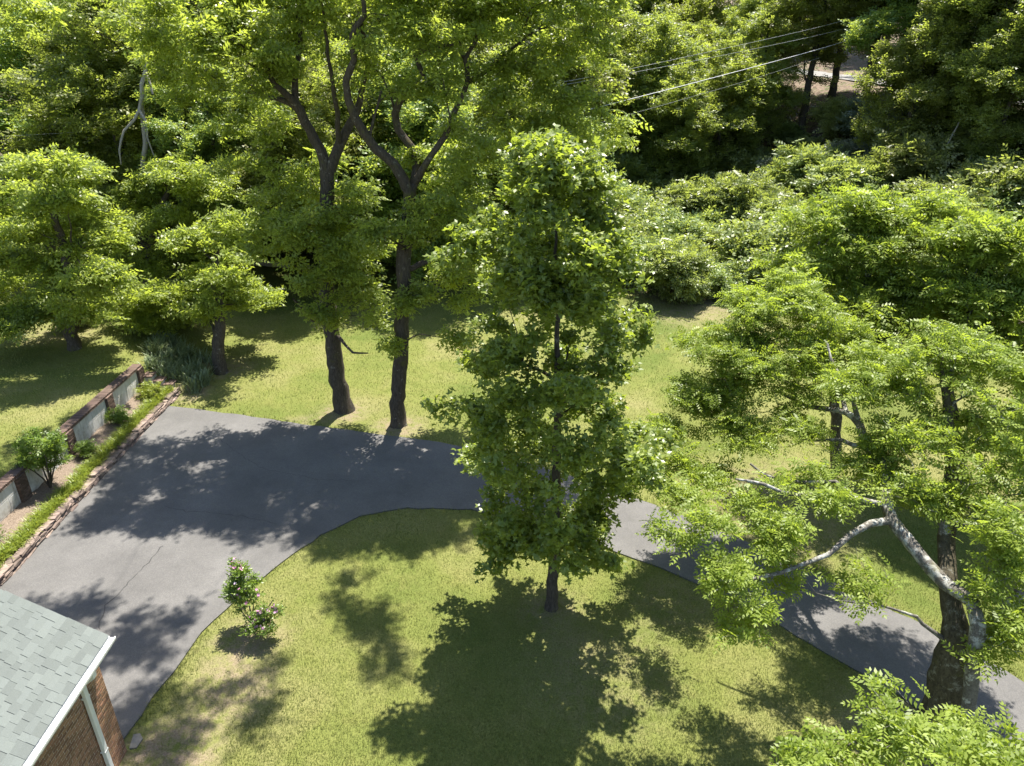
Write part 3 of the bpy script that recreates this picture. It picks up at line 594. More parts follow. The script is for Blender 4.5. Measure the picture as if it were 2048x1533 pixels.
# ---- the big leaning tree by the lane, and two behind it
def build_lane_tree():
    rng = np.random.default_rng(41); b = np.array([8.62, 10.25, 0.0])
    p = lambda u, v, y, r: (*(P(u, v, y)-b), r)
    t = Tree(rng)
    t.limb([(0, 0, -.25, .72), (0, 0, .08, .56), (.02, 0, .6, .45), p(1893, 1400, 10.3, .40), p(1905, 1340, 10.3, .37), p(1915, 1290, 10.35, .33), p(1908, 1240, 10.6, .20), p(1898, 1180, 10.9, .17), p(1893, 1100, 11.5, .155), p(1900, 1020, 12.1, .14), p(1902, 940, 12.8, .12), p(1900, 870, 13.4, .10), p(1893, 800, 14, .085), p(1885, 740, 14.5, .06)], .25, .012, 2.2)
    # the pale second stem: rises from the butt, arches over and leans far left
    t.limb([(.25, -.55, .05, .20), p(1925, 1480, 9.55, .135), p(1940, 1400, 9.6, .125), p(1949, 1320, 9.75, .12), p(1957, 1250, 9.95, .12), p(1942, 1205, 10.3, .125), p(1895, 1172, 10.8, .13), p(1850, 1125, 11.2, .13), p(1812, 1075, 11.6, .13), p(1783, 1040, 11.9, .125), p(1772, 985, 12.5, .12), p(1770, 935, 13.2, .11), p(1735, 895, 14, .10), p(1718, 850, 14.8, .09), p(1690, 825, 15.5, .075), p(1655, 818, 16.1, .065), p(1612, 812, 16.7, .05), p(1550, 780, 17.2, .03)], .25, .012)
    t.limb([p(1722, 860, 14.7, .06), p(1700, 790, 15.4, .05), p(1672, 740, 16, .04), p(1655, 690, 16.6, .025)])
    t.limb([p(1738, 897, 14, .065), p(1705, 890, 14.3, .055), p(1680, 880, 14.6, .045), p(1600, 880, 15.2, .025)])
    t.limb([p(1690, 825, 15.5, .06), p(1675, 770, 16.3, .045), p(1610, 690, 17.4, .03)])
    t.limb([p(1775, 1040, 11.9, .09), p(1740, 1048, 11.7, .075), p(1700, 1070, 11.4, .065), p(1660, 1105, 11.1, .055), p(1610, 1130, 10.9, .045), p(1560, 1145, 10.7, .04), p(1500, 1160, 10.6, .03), p(1450, 1165, 10.5, .02), p(1395, 1160, 10.5, .012)])
    t.limb([p(1740, 1005, 12.2, .05), p(1680, 990, 12.2, .045), p(1600, 990, 12.1, .04), p(1530, 970, 12.1, .035), p(1470, 957, 12.1, .018)])
    t.limb([p(1700, 960, 12.4, .04), p(1640, 965, 12.8, .04), p(1560, 960, 13.2, .032), p(1500, 930, 13.6, .022)])
    t.limb([p(1905, 1330, 10.3, .22), p(1950, 1310, 10.6, .17), p(1990, 1250, 11, .14), p(2040, 1180, 11.5, .12), p(2090, 1080, 12, .1), p(2100, 960, 12.6, .08), p(2060, 880, 13.2, .06)], .25)
    t.limb([p(2048, 905, 13.2, .075), p(2020, 865, 13.6, .065), p(1980, 810, 14, .055), p(1930, 770, 14.4, .045), p(1850, 775, 14.8, .03)], .25)
    t.limb([p(1930, 1440, 9.75, .10), p(1945, 1460, 9.2, .085), p(1960, 1490, 8.4, .07), p(1900, 1510, 7.6, .055), p(1820, 1490, 7.1, .04), p(1740, 1480, 6.8, .025)], .25)
    L = []
    def lob(u, v, y, rh, rv): L.append((*(P(u, v, y)-b), rh, rv))
    for a in [(1560, 620, 18.2, 1.4, .6), (1460, 700, 17.6, 1.3, .55), (1650, 660, 18, 1.2, .55), (1410, 790, 17, 1.1, .5), (1530, 760, 17, 1.2, .5), (1360, 860, 16.2, .9, .42), (1640, 750, 16.8, 1.0, .5), (1300, 930, 15.2, .6, .32), (1490, 870, 15.8, .9, .4), (1420, 950, 15, .7, .32), (1590, 850, 15.6, .8, .36), (1500, 620, 18.2, .9, .4), (1600, 575, 18.8, .9, .4), (1700, 720, 17, .9, .45), (1440, 830, 16.4, .9, .4), (1560, 700, 17.4, 1.2, .5), (1350, 910, 15.6, .6, .3), (1280, 975, 14, .45, .28), (1340, 985, 13.6, .5, .28), (1400, 1015, 13, .45, .25), (1480, 985, 12.8, .5, .28), (1540, 985, 12.4, .5, .28), (1620, 960, 13, .5, .28), (1690, 940, 13.4, .5, .3), (1750, 900, 13.8, .6, .3),
              (1330, 1080, 11.3, .5, .4), (1400, 1060, 11.3, .5, .35), (1460, 1150, 10.7, .55, .4), (1340, 1180, 10.4, .35, .22), (1500, 1220, 10.2, .45, .32), (1560, 1060, 11.4, .55, .35), (1580, 1170, 10.6, .5, .35), (1690, 1190, 10.8, .4, .28), (1720, 1140, 11, .4, .3), (1490, 1270, 9.9, .25, .25), (1650, 1000, 12, .5, .35), (1800, 960, 12.6, .6, .4),
              (1850, 880, 13.4, 1.1, .6), (1760, 760, 14.6, 1.2, .6), (1900, 720, 14.6, 1.3, .7), (2000, 760, 13.8, 1.2, .7), (2040, 900, 12.8, 1.0, .7), (1980, 980, 11.8, .8, .5), (2020, 1060, 11, .8, .5), (2010, 1160, 10.4, .6, .4), (2040, 1250, 9.8, .55, .4), (1990, 1300, 9.6, .3, .25), (1860, 1010, 12.2, .6, .4),
              (1760, 1455, 6.9, .55, .3), (1870, 1480, 6.9, .5, .3), (1680, 1510, 6.7, .45, .22), (1960, 1500, 7.0, .5, .3), (1790, 1420, 7.3, .35, .2), (1620, 1525, 6.6, .3, .15), (2030, 1480, 7.3, .4, .25), (1850, 1410, 7.6, .22, .15)]: lob(*a)
    T = clump_targets(L, 460, 7, rng, (.27, .53), .45)
    t.grow(T, .33, .26, .22); t.radii(.0045, .42)
    cr = leaves(t, PEC, M['pecan_leaf'], 6, .07, rng, (.7, 1.15), .10, .32, .55)
    place_tree('pecan_tree', b, t.wood(M['bark_grey'], butt=M['bark_mossy']), cr, 'big leaning tree with a pale mossy trunk and long crooked limb, beside the lane', 'tree')
def build_back_right(u0, v0, lobes, trunk_pts, seed, label, nclump, forks=()):
    rng = np.random.default_rng(seed); b = G(u0, v0, 0); Y = b[1]; b[2] = h1(b[0], b[1])
    p = lambda u, v, dy, rr: (*(P(u, v, Y+dy)-b), rr)
    t = Tree(rng)
    t.limb([(0, 0, -.25, .26), (0, 0, .1, .19)]+[p(*q) for q in trunk_pts], .3, .02, 2.0)
    for f in forks: t.limb([p(*q) for q in f], .3, .02)
    L = [(*(P(u, v, Y+dy)-b), rh, rv) for u, v, dy, rh, rv in lobes]
    t.grow(clump_targets(L, nclump, 7, rng, (.36, .68), .5), .33, .3, .22); t.radii(.005, .42)
    cr = leaves(t, PEC, M['pecan_leaf'], 5, .09, rng, (1.1, 1.6), .10, .4, .5)
    place_tree('pecan_tree', b, t.wood(M['bark_grey'], butt=M['bark_mossy']), cr, label, 'tree')
build_lane_tree()
build_back_right(1672, 938, [(1700, 520, .5, 1.5, .8), (1640, 450, .8, 1.2, .7), (1780, 470, .6, 1.6, .9), (1860, 430, 1, 1.3, .7), (1600, 540, .2, 1.2, .7), (1750, 590, -.3, 1.6, .8), (1850, 560, 0, 1.4, .8), (1680, 620, -.4, 1.3, .7), (1900, 640, -.6, 1.3, .7), (1790, 680, -.8, 1.3, .6), (1740, 420, .9, 1.1, .6)],
                 [(1672, 850, 0, .16), (1670, 760, 0, .145), (1690, 680, 0, .13), (1720, 600, .1, .11), (1745, 530, .3, .08), (1770, 470, .5, .05)], 51, 'slender tree with a bright rounded crown, on the lawn behind the leaning lane tree', 200,
                 [[(1680, 720, 0, .09), (1650, 640, .2, .07), (1640, 560, .4, .05), (1640, 480, .6, .03)]])
build_back_right(1925, 1000, [(1960, 480, .5, 1.2, .7), (2040, 500, .3, 1.3, .8), (1930, 560, .2, 1.2, .7), (2010, 620, -.3, 1.4, .8), (2090, 600, 0, 1.6, 1.0), (1960, 680, -.5, 1.1, .6), (2060, 740, -.5, 1.3, .7), (1900, 500, .8, .9, .5), (2000, 850, -.6, 1.0, .5), (2080, 880, -.4, 1.2, .8)],
                 [(1915, 900, 0, .17), (1905, 830, 0, .155), (1895, 760, .1, .14), (1915, 680, .2, .11), (1950, 600, .3, .09), (1990, 530, .4, .05)], 52, 'slender pale-barked tree at the right edge behind the leaning lane tree', 180,
                 [[(1905, 820, 0, .1), (1885, 740, .2, .08), (1880, 660, .4, .05)], [(1990, 540, .4, .04), (2000, 500, .3, .03), (2012, 480, .2, .015)]])

# ---- forest: six model trees, then individuals
def proto(seed, H, cr_w, base_frac, nclump, mat, leaf_size, lean=0.0, bark='bark_forest', tips=5, tr=None):
    rng = np.random.default_rng(seed); t = Tree(rng); r = tr or H*0.016
    top = np.array([rng.normal(0, .5)+lean*H, rng.normal(0, .5), H*0.9])
    t.limb([(0, 0, -1.2, r*1.6), (0, 0, .2, r*1.15), (top[0]*.25+rng.normal(0, .15), top[1]*.2, H*.25, r*.9), (top[0]*.55+rng.normal(0, .3), top[1]*.5+rng.normal(0, .3), H*.55, r*.6), (*top, r*.15)], .7, .05, H*base_frac*.7)
    L = []
    nl = 13
    for k in range(nl):
        f = (k+.5)/nl; z = H*(base_frac+(1-base_frac)*f*.95); a = k*2.4+rng.random()
        prof = math.sin(math.pi*min(1, .16+.80*f))**.8*cr_w
        L.append((top[0]*z/H+math.cos(a)*prof*.55, top[1]*z/H+math.sin(a)*prof*.55, z, prof*.62, H*(1-base_frac)*.13))
    T = clump_targets(L, nclump, tips, rng, (.8, 1.4), .5, .6)
    t.grow(T, .35, .8, .25); t.radii(.012, .42)
    cr = leaves(t, tri_sprig(6, leaf_size*2.1, leaf_size*1.2, leaf_size*.80, seed), mat, 12, .26, rng, (.6, .95), .08, 1.0, .5, k_=3)
    return t.wood(M[bark], minr=0.013), cr
FP = [proto(101, 19, 5.6, .22, 190, M['forest_leaf'], .27), proto(102, 22, 6.0, .30, 210, M['forest_leaf'], .28, .03), proto(103, 16, 5.2, .16, 170, M['forest_leaf'], .25, -.05),
      proto(104, 24, 5.4, .34, 210, M['forest_leaf'], .30, .02), proto(105, 14, 4.6, .10, 150, M['forest_leaf'], .24, .06), proto(106, 20, 6.6, .18, 220, M['forest_leaf'], .29, -.03)]
FOREST = {
 'beside the terrace lawn on the far left': [(-38, 36, 0, .9), (-31, 35, 4, .9), (-45, 50, 3, 1.0), (-33, 40, 2, .85), (-40, 47, 0, 1.0), (-28, 48, 4, 1.0), (-23, 44.5, 2, .8), (-47, 41, 5, .9)],
 'along the shaded edge of the back lawn': [(-10.4, 39.6, 0, .68), (-4.2, 39.2, 4, .85), (-15.5, 39, 5, .6), (-16.5, 42.6, 0, .82), (-11, 43.2, 5, .75), (-6, 42.8, 2, .85), (-1, 42.6, 4, .9), (3.2, 41.6, 4, .75), (-21.5, 42, 5, .75), (-19, 51, 1, .95), (-13.5, 49.5, 4, .95), (-9, 53, 0, 1.0), (-4, 50, 2, .85), (0.5, 48.5, 4, .9), (3.5, 54, 1, .9), (-25, 53, 5, .95)],
 'between the thicket and the road': [(17, 64, 4, .85), (20.5, 66, 2, .8), (24.5, 65, 3, .8), (22, 71, 0, .75), (28.5, 63, 3, .75), (15, 70, 2, .9), (27, 53, 4, .75), (32.5, 53.5, 3, .8), (36.5, 46.5, 4, .8), (40, 52.5, 2, .9), (30.5, 47, 4, .7), (30.8, 58.6, 4, .7), (11.5, 64.5, 4, 1.0), (35.5, 70, 3, .8), (34.5, 61.5, 1, .8), (40.5, 46, 0, .9)],
 'in the middle of the wood behind the walnuts': [(-52, 60, 1, 1), (-44, 57, 3, 1), (-36, 60, 0, 1), (-29, 63, 5, 1), (-21, 61, 3, 1), (-14, 60, 5, 1), (-7, 62, 1, 1), (0, 64, 0, 1), (7, 66, 5, .9), (12, 70, 2, 1.0)],
 'in the deep wood far behind': [(-66, 80, 3, 1.1), (-56, 76, 1, 1.1), (-46, 78, 5, 1.1), (-37, 76, 3, 1.1), (-28, 80, 0, 1.1), (-19, 77, 1, 1.1), (-10, 79, 3, 1.1), (-2, 82, 5, 1.1), (6, 84, 1, 1.1), (13, 88, 0, 1.1), (20, 84, 2, 1.0)],
 'on the ridge above the road': [(-20, 105, 3, 1.2), (-6, 104, 1, 1.2), (6, 108, 5, 1.2), (17, 122, 3, 1.2), (28, 116, 1, 1.2), (38, 108, 5, 1.2), (45, 97, 3, 1.2), (44, 84, 1, 1.1), (52, 88, 3, 1.2), (48, 74, 0, 1.1), (56, 76, 5, 1.2), (52, 64, 1, 1.1), (60, 66, 3, 1.2), (-40, 100, 1, 1.2), (-58, 98, 3, 1.2), (64, 90, 1, 1.2)],
 'on the bank below the road': [(24.5, 78, 1, .8), (18, 77, 4, .9), (29.5, 72, 3, .78), (31.8, 64, 3, .85), (30, 57.5, 5, .85), (35.5, 57, 3, .9), (37, 50, 5, .85), (31, 50.5, 2, .85), (39, 43, 1, .9), (13, 62, 4, .75), (34, 44, 4, .95)],
}
frng = random.Random(5)
for where, lst in FOREST.items():
    for i, (x, y, k, s) in enumerate(sorted(lst)):
        kind = ['round-topped', 'tall', 'broad low', 'tall slim', 'low bushy', 'wide-spreading'][k]
        place_tree('forest_tree', (x, y, h1(x, y)), FP[k][0], FP[k][1], f'{kind} tree, {ordinal(i)} from the left {where}', 'tree', 'trees of the wood', frng.uniform(0, 6.28), s*frng.uniform(.92, 1.08))

# ---- thicket: shrubs in front of the bank and under the wood
def bush_proto(seed, R, H, nclump, mat, ls, tips=6, per=7, tm=None, spread=.10):
    rng = np.random.default_rng(seed); t = Tree(rng)
    t.limb([(0, 0, -.4, .05), (0, 0, .05, .04), (.03, .02, H*.35, .03), (.05, 0, H*.7, .012)], .25, .02)
    for k in range(5):
        a = k*1.26+rng.random(); t.limb([(0, 0, .05, .03), (math.cos(a)*R*.3, math.sin(a)*R*.3, H*.35, .02), (math.cos(a)*R*.55, math.sin(a)*R*.55, H*.6, .01)], .25, .02)
    L = [(0, 0, H*.5, R*.8, H*.5)]+[(math.cos(a)*R*.5, math.sin(a)*R*.5, H*rng.uniform(.35, .6), R*.5, H*.36) for a in np.arange(5)*1.26]
    T = clump_targets(L, nclump, tips, rng, (R*.16, R*.3), .7, .6, .10*H); T[:, 2] = np.maximum(T[:, 2], .12)
    t.grow(T, .3, .3, .2); t.radii(.004, .42)
    cr = leaves(t, tm if tm is not None else sprig(4, ls*2.2, ls*1.2, ls*.6, seed), mat, per, spread, rng, (.7, 1.2), .1, .3, .5)
    return t.wood(M['bark_forest'], 'stems'), cr
BP = [bush_proto(201, 2.0, 2.3, 60, M['bush_leaf'], .16), bush_proto(202, 1.7, 2.8, 60, M['bush_leaf'], .15, tm=compound(4, .5, .16, .07, .35)), bush_proto(203, 2.3, 1.8, 65, M['bush_leaf'], .17),
      bush_proto(204, 2.0, 2.6, 65, M['grey_bush_leaf'], .12, per=10)]
rows = []
brng = random.Random(9)
yy = 38.5
while yy < 66:
    x0 = np.interp(yy, [38, 42, 48, 66], [8.5, 5.5, 5.0, 9]); x1 = np.interp(yy, [38, 50, 66], [31, 34, 30])
    xx = x0+brng.random()*1.5
    while xx < x1:
        if yy+0 > lawn_edge(np.array([xx]))[0]+0.6: rows.append((xx+brng.uniform(-.5, .5), yy+brng.uniform(-.8, .8)))
        xx += brng.uniform(2.3, 3.2)+(yy-38)*.03
    yy += 2.6+(yy-38)*.03
for i, (x, y) in enumerate(sorted(rows, key=lambda q: proj((q[0], q[1], 1.5))[0])):
    k = 3 if (math.hypot(x-24, y-56) < 6 and brng.random() < .8) else brng.choice([0, 1, 2, 0, 1])
    e = place_tree('thicket_shrub', (x, y, h1(x, y)-.05), BP[k][0], BP[k][1], ['rounded', 'feathery upright', 'low spreading', 'silvery grey'][k]+f' shrub, {ordinal(i)} from the left across the thicket beyond the lawn', 'shrub', 'shrubs of the thicket', brng.uniform(0, 6.28), brng.choice((.7, .85, 1.0, 1.15, 1.35, 1.6)), 'foliage', 'stems')
# understorey along the left wood edge
und = []
for k in range(46):
    x = -44+k*1.12+brng.uniform(-.6, .6); y = lawn_edge(np.array([x]))[0]+brng.uniform(1.5, 9)
    und.append((x, y))
for i, (x, y) in enumerate(sorted(und)):
    k = brng.choice([0, 1, 2])
    place_tree('understorey_shrub', (x, y, h1(x, y)-.05), BP[k][0], BP[k][1], ['rounded', 'feathery upright', 'low spreading'][k]+f' shrub, {ordinal(i)} from the left under the trees at the wood edge', 'shrub', 'shrubs under the wood edge', brng.uniform(0, 6.28), brng.uniform(.6, 1.05), 'foliage', 'stems')
# low ground cover on the forest floor
rng = np.random.default_rng(77)
gx_ = rng.uniform(-45, 42, 26000); gy_ = rng.uniform(30, 70, 26000); rd_, _, _ = road_dist(gx_, gy_)
keep = (gy_ > lawn_edge(gx_)+.3+rng.normal(0, .5, 26000)) & (rd_ > 3.2); gx_, gy_ = gx_[keep], gy_[keep]
keep = rng.random(len(gx_)) < np.where((rd_[keep] < 16), .22, 1.0); gx_, gy_ = gx_[keep], gy_[keep]
m = len(gx_); xd = rng.normal(0, 1, (m, 3)); xd[:, 2] = .35+rng.random(m)*.5
me = scatter('undergrowth', sprig(4, .42, .20, .10, 5), np.stack([gx_, gy_, height(gx_, gy_)+rng.random(m)*.3], 1), xd, np.tile([0., 0, 1.], (m, 1)), rng.uniform(.6, 1.4, m), np.clip(rng.normal(.5, .2, m), 0, 1), M['bush_leaf'], .4, rng)
tag(link('undergrowth', me), 'low leafy ground cover on the floor of the wood', 'ground cover', None, 'stuff')

# dead, bleached stems with hanging vines at the wood edge
def dead_tree(base_uv, Y, limbs, label, seed):
    rng = np.random.default_rng(seed); b = P(*base_uv, Y); b[2] = h1(b[0], Y)
    t = Tree(rng)
    for k, l in enumerate(limbs): t.limb([(*(P(u, v, Y+dy)-b), r) for u, v, dy, r in l], .4, .04)
    t.tips = [t.n-1]; t.radii(.02)
    tag(link('dead_tree', t.wood(M['bark_bleached'], 'dead_tree')), label, 'dead tree').location = b
dead_tree((288, 330), 37.5, [[(290, 345, 0, .13), (286, 250, 0, .115), (285, 190, 0, .10), (292, 120, .2, .08), (300, 60, .3, .05)], [(286, 200, -.2, .09), (270, 240, -.4, .07), (246, 262, -.6, .06), (240, 300, -.7, .05), (241, 330, -.7, .03)], [(283, 215, -.3, .06), (291, 240, -.6, .05), (296, 275, -.6, .04), (306, 310, -.7, .03)], [(288, 150, 0, .06), (300, 165, -.3, .05), (305, 190, -.4, .04)]],
          'bare bleached snag with forked drooping limbs inside the wood at upper left', 61)
dead_tree((1875, 350), 48, [[(1850, 355, 0, .06), (1880, 310, .2, .06), (1905, 270, .4, .05), (1925, 235, .6, .03)]], 'thin pale fallen stem leaning across the dark wood, right', 62)
dead_tree((1935, 345), 47, [[(1935, 345, 0, .05), (1942, 310, .1, .045), (1965, 285, .3, .04), (1975, 268, .4, .025)]], 'thin pale bent stem beside the leaning one in the dark wood', 63)
# log lying at the back of the lawn
bm = bmesh.new(); a, c = G(452, 530, 1.0), G(575, 513, .9); a[2] = h1(a[0], a[1])+.18; c[2] = h1(c[0], c[1])+.16
rngl = random.Random(4); d = Vector(c-a); n = 14; prev = None
q = d.to_track_quat('Z', 'Y')
for k in range(n+1):
    cen = Vector(a)+d*(k/n)+Vector((0, 0, rngl.gauss(0, .02))); r = .22*(1-.25*k/n)
    ring = [bm.verts.new(cen+q @ Vector((math.cos(j*.6283)*r*rngl.uniform(.88, 1.1), math.sin(j*.6283)*r*rngl.uniform(.88, 1.1), 0))) for j in range(10)]
    if prev:
        for j in range(10): bm.faces.new((prev[j], prev[(j+1) % 10], ring[(j+1) % 10], ring[j]))
    else: bm.faces.new(ring[::-1])
    prev = ring
bm.faces.new(prev)
tag(link('fallen_log', bm_mesh('fallen_log', bm, M['bark_bleached'])), 'weathered log lying at the back edge of the shaded lawn', 'log')

# ------------------------------------------------------------------ retaining wall, bed, edging
wall = tag(empty('retaining_wall', (-14.9, 20, 0)), 'retaining wall of white painted panels between brick piers, holding the terrace', 'wall')
def child(o, parent):
    o.parent = parent; o.matrix_parent_inverse = Matrix.Translation(-Vector(parent.location)); return o
BX, BY, BZ = 0.10, 0.205, 0.062
def brick_mesh(name, sx, sy, sz, mat, bev=.004):
    bm = bmesh.new(); box_bm(bm, -sx/2, sx/2, -sy/2, sy/2, -sz/2, sz/2, bev); return bm_mesh(name, bm, mat)
wrng = random.Random(12)
piers = [13.1, 15.75, 18.4, 21.05, 23.7, 26.15]
WT = 1.16
for y0, y1 in zip(piers[:-1], piers[1:]):
    pn = child(box('panel', -14.98, -14.75, y0+.21, y1-.21, -.1, WT, M['stucco']), wall)
    # block joints: shallow proud blocks over the panel face, three courses
    z = .02
    for cidx in range(3):
        yb = y0+.215; hh = .375
        off_ = 0 if cidx % 2 else .3
        yb0 = yb
        while yb0 < y1-.22:
            ye = min(yb0+(.6-off_ if yb0 == yb and off_ else .6), y1-.215)
            if ye-yb0 > .05:
                o = box('block', -14.757, -14.742, yb0+.004, ye-.004, z+.004, z+hh-.004, M['stucco'], None, .003); o.parent = pn
            yb0 = ye
        z += .38
stretch_m = brick_mesh('brick', .10, .205, .064, M['wall_brick']); half_m = brick_mesh('brick', .10, .100, .064, M['wall_brick'])
for y in piers:
    core = child(box('pier', -15.05, -14.70, y-.20, y+.20, -.1, WT, M['old_mortar']), wall)
    for c in range(17):
        z = .02+c*.0705
        lay = [(-.106, stretch_m), (.106, stretch_m)] if c % 2 == 0 else [(-.16, half_m), (0, stretch_m), (.16, half_m)]
        for dy, me in lay:
            o = link('brick', me, core, (-14.695+wrng.uniform(-.004, .004), y+dy, z)); o.rotation_euler = (0, 0, wrng.uniform(-.015, .015))
end_m = brick_mesh('brick', .205, .10, .064, M['wall_brick'])
for c in range(17):
    for dx in ((-.11, .105) if c % 2 else (0,)):
        o = child(link('brick', end_m, None, (-14.86+dx, 26.31, .02+c*.0705)), wall)
cap_m = brick_mesh('brick', .36, .066, .085, M['wall_brick'], .008)
y = 13.0
child(box('cap_bed', -15.06, -14.70, 12.95, 26.36, WT-.012, WT+.012, M['old_mortar']), wall)
while y < 26.34:
    o = child(link('brick', cap_m, None, (-14.88+wrng.uniform(-.006, .006), y+.035, WT+.055+wrng.uniform(-.004, .004))), wall); o.rotation_euler = (0, wrng.uniform(-.02, .02), wrng.uniform(-.03, .03)); y += .0765
for k, (dx, zz) in enumerate(((0.32, .80), (.72, .60), (1.1, .45))):           # stepped end running down the bank
    st = child(box('step', -14.72+.38*k+.0, -14.72+.38*(k+1)-.004, 26.22, 26.62, -.1, zz-.06, M['stucco']), wall)
    child(box('step_cap', -14.73+.38*k, -14.72+.38*(k+1)+.02, 26.18, 26.66, zz-.057, zz, M['wall_brick'], None, .008), wall)

# raised bed
V, Q = [], []
bxs = np.linspace(-14.76, -13.50, 8); bys = np.arange(6, 26.3, .25); rb = np.random.default_rng(3)
for yv in bys:
    for xv in bxs: V.append((xv, yv, np.interp(xv, [-14.76, -13.5], [.34, .20])+rb.normal(0, .018)-.12*sst(25.3, 26.3, yv)))
for j in range(len(bys)-1):
    for i in range(len(bxs)-1): a = j*len(bxs)+i; Q.append((a, a+1, a+1+len(bxs), a+len(bxs)))
tag(link('planting_bed', quads_mesh('planting_bed', V, Q, M['mulch'], smooth=True)), 'mulched bed between the retaining wall and the stone edging', None, None, 'structure')

edging = tag(empty('stone_edging', (-13.4, 18, 0)), 'low edging of stacked flat stones along the parking court', 'stone edging')
stone_meshes = []
for k in range(8):
    bm = bmesh.new(); r = random.Random(300+k); L, W, Hh = r.uniform(.30, .52), r.uniform(.20, .27), .075
    bmesh.ops.create_cube(bm, size=1, matrix=Matrix.Diagonal((W, L, Hh, 1)))
    bmesh.ops.subdivide_edges(bm, edges=bm.edges[:], cuts=1)
    for v in bm.verts: v.co += Vector((r.gauss(0, .012), r.gauss(0, .018), r.gauss(0, .006)))
    bmesh.ops.bevel(bm, geom=[e for e in bm.edges if e.is_manifold and e.calc_face_angle(0) > .8], offset=.012, segments=1, affect='EDGES')
    me = bm_mesh('stone', bm, M['stone']); stone_meshes.append((me, L))
srng = random.Random(31)
for c in range(4):
    y = 7.5+srng.random()*.3
    while y < 26.0:
        me, L = srng.choice(stone_meshes)
        if not (c == 3 and srng.random() < .35) and y > 11.5:
            o = child(link('stone', me, None, (-13.44+srng.uniform(-.035, .035)-.012*c, y+L/2, .03+c*.073+srng.uniform(-.006, .006))), edging)
            o.rotation_euler = (srng.uniform(-.05, .05), srng.uniform(-.06, .06), srng.uniform(-.08, .08)+(math.pi if srng.random() < .5 else 0))
        y += L+.008

# ------------------------------------------------------------------ border plants
def blades(name, pts, lean_dir, L, W, mat, rng, tint=.5, bend=.5, spread=.5):
    m = len(pts); tm = blade(1.0, W, bend)
    az = rng.random(m)*2*math.pi; V = []
    xd = np.stack([np.cos(az), np.sin(az), np.zeros(m)], 1)
    zz = np.tile([0., 0, 1.], (m, 1))+xd*(rng.random(m)*spread)[:, None]
    Yv = np.cross(zz, xd); Yv /= np.linalg.norm(Yv, axis=1)[:, None]; zn = zz/np.linalg.norm(zz, axis=1)[:, None]; xn = np.cross(Yv, zn)
    S = rng.uniform(L[0], L[1], m); T = tm[None]*S[:, None, None]
    V = pts[:, None]+T[..., :1]*xn[:, None]+T[..., 1:2]*Yv[:, None]+T[..., 2:]*zn[:, None]
    Q = np.arange(m*8, dtype=np.int32).reshape(-1, 4)
    ti = np.clip(np.repeat(rng.normal(tint, .2, m), 2), 0, 1)
    return quads_mesh(name, V.reshape(-1, 3), Q, mat, ti)
rng = np.random.default_rng(91)
pts = []
y = 10.5
while y < 25.9:
    c = np.array([-13.78+rng.normal(0, .06), y, .24]); n = int(rng.uniform(120, 190)) if not 15.0 < y < 15.6 else 30
    q = rng.normal(0, .085, (n, 3)); q[:, 2] = 0; pts.append(c+q); y += rng.uniform(.16, .30)
me = blades('border_grass', np.vstack(pts), None, (.20, .38), .055, M['lime_leaf'], rng, .35, .65, .9)
tag(link('border_grass', me), 'row of yellow-green strappy border grass behind the stone edging', 'border grass', None, 'stuff')
pts = []
for k in range(46):
    x = rng.uniform(-15.6, -12.6); y = 26.75+rng.random()*2.6-.3*(x+14); 
    q = rng.normal(0, .12, (60, 3)); c = np.array([x, y, 0]); pts.append(c+q)
pts = np.vstack(pts); pts[:, 2] = height(pts[:, 0], pts[:, 1])-.02
me = blades('iris_bed', pts, None, (.38, .72), .065, M['iris_leaf'], rng, .5, .35, .7)
tag(link('iris_bed', me), 'mass of grey-green sword leaves on the bank at the end of the wall', 'iris bed', None, 'stuff')

def shrub(name, loc, R, H, n, mat, label, seed, ls=.06, per=9, tm=None):
    st, cr = bush_proto(seed, R, H, n, mat, ls, 6, per, tm, .05)
    return place_tree(name, loc, st, cr, label, 'shrub', None, 0, 1, 'foliage', 'stems')
shrub('garden_shrub', (-14.35, 19.05, .3), .85, 2.1, 34, M['garden_leaf'], 'tall loose green shrub leaning on the retaining wall', 401, .065)
shrub('garden_shrub', (-14.15, 20.9, .3), .30, .55, 14, M['garden_leaf'], 'small green shrub at the foot of the nearer brick pier', 402, .05, 7)
shrub('garden_shrub', (-14.3, 23.3, .3), .33, .45, 14, M['garden_leaf'], 'low dark shrub before the pier of the farther panels', 403, .05, 7)
shrub('garden_shrub', (-14.15, 25.5, .25), .48, .55, 20, M['lime_leaf'], 'yellow-green mounded shrub at the stepped end of the wall', 404, .05, 8)
shrub('garden_shrub', (-14.45, 16.2, .3), .42, .5, 14, M['garden_leaf'], 'sparse low shrub before the leftmost white panel', 405, .05, 5)
shrub('terrace_shrub', (-19.6, 30.6, h1(-19.6, 30.6)), 1.0, 1.2, 40, M['bush_leaf'], 'dark bushy growth around the foot of the wide left walnut', 406, .08)
shrub('back_shrub', (9.6, 37.2, 0), 1.0, 1.6, 40, M['bush_leaf'], 'leafy weed clump at the tip of the mown lawn beside the thicket', 407, .10)
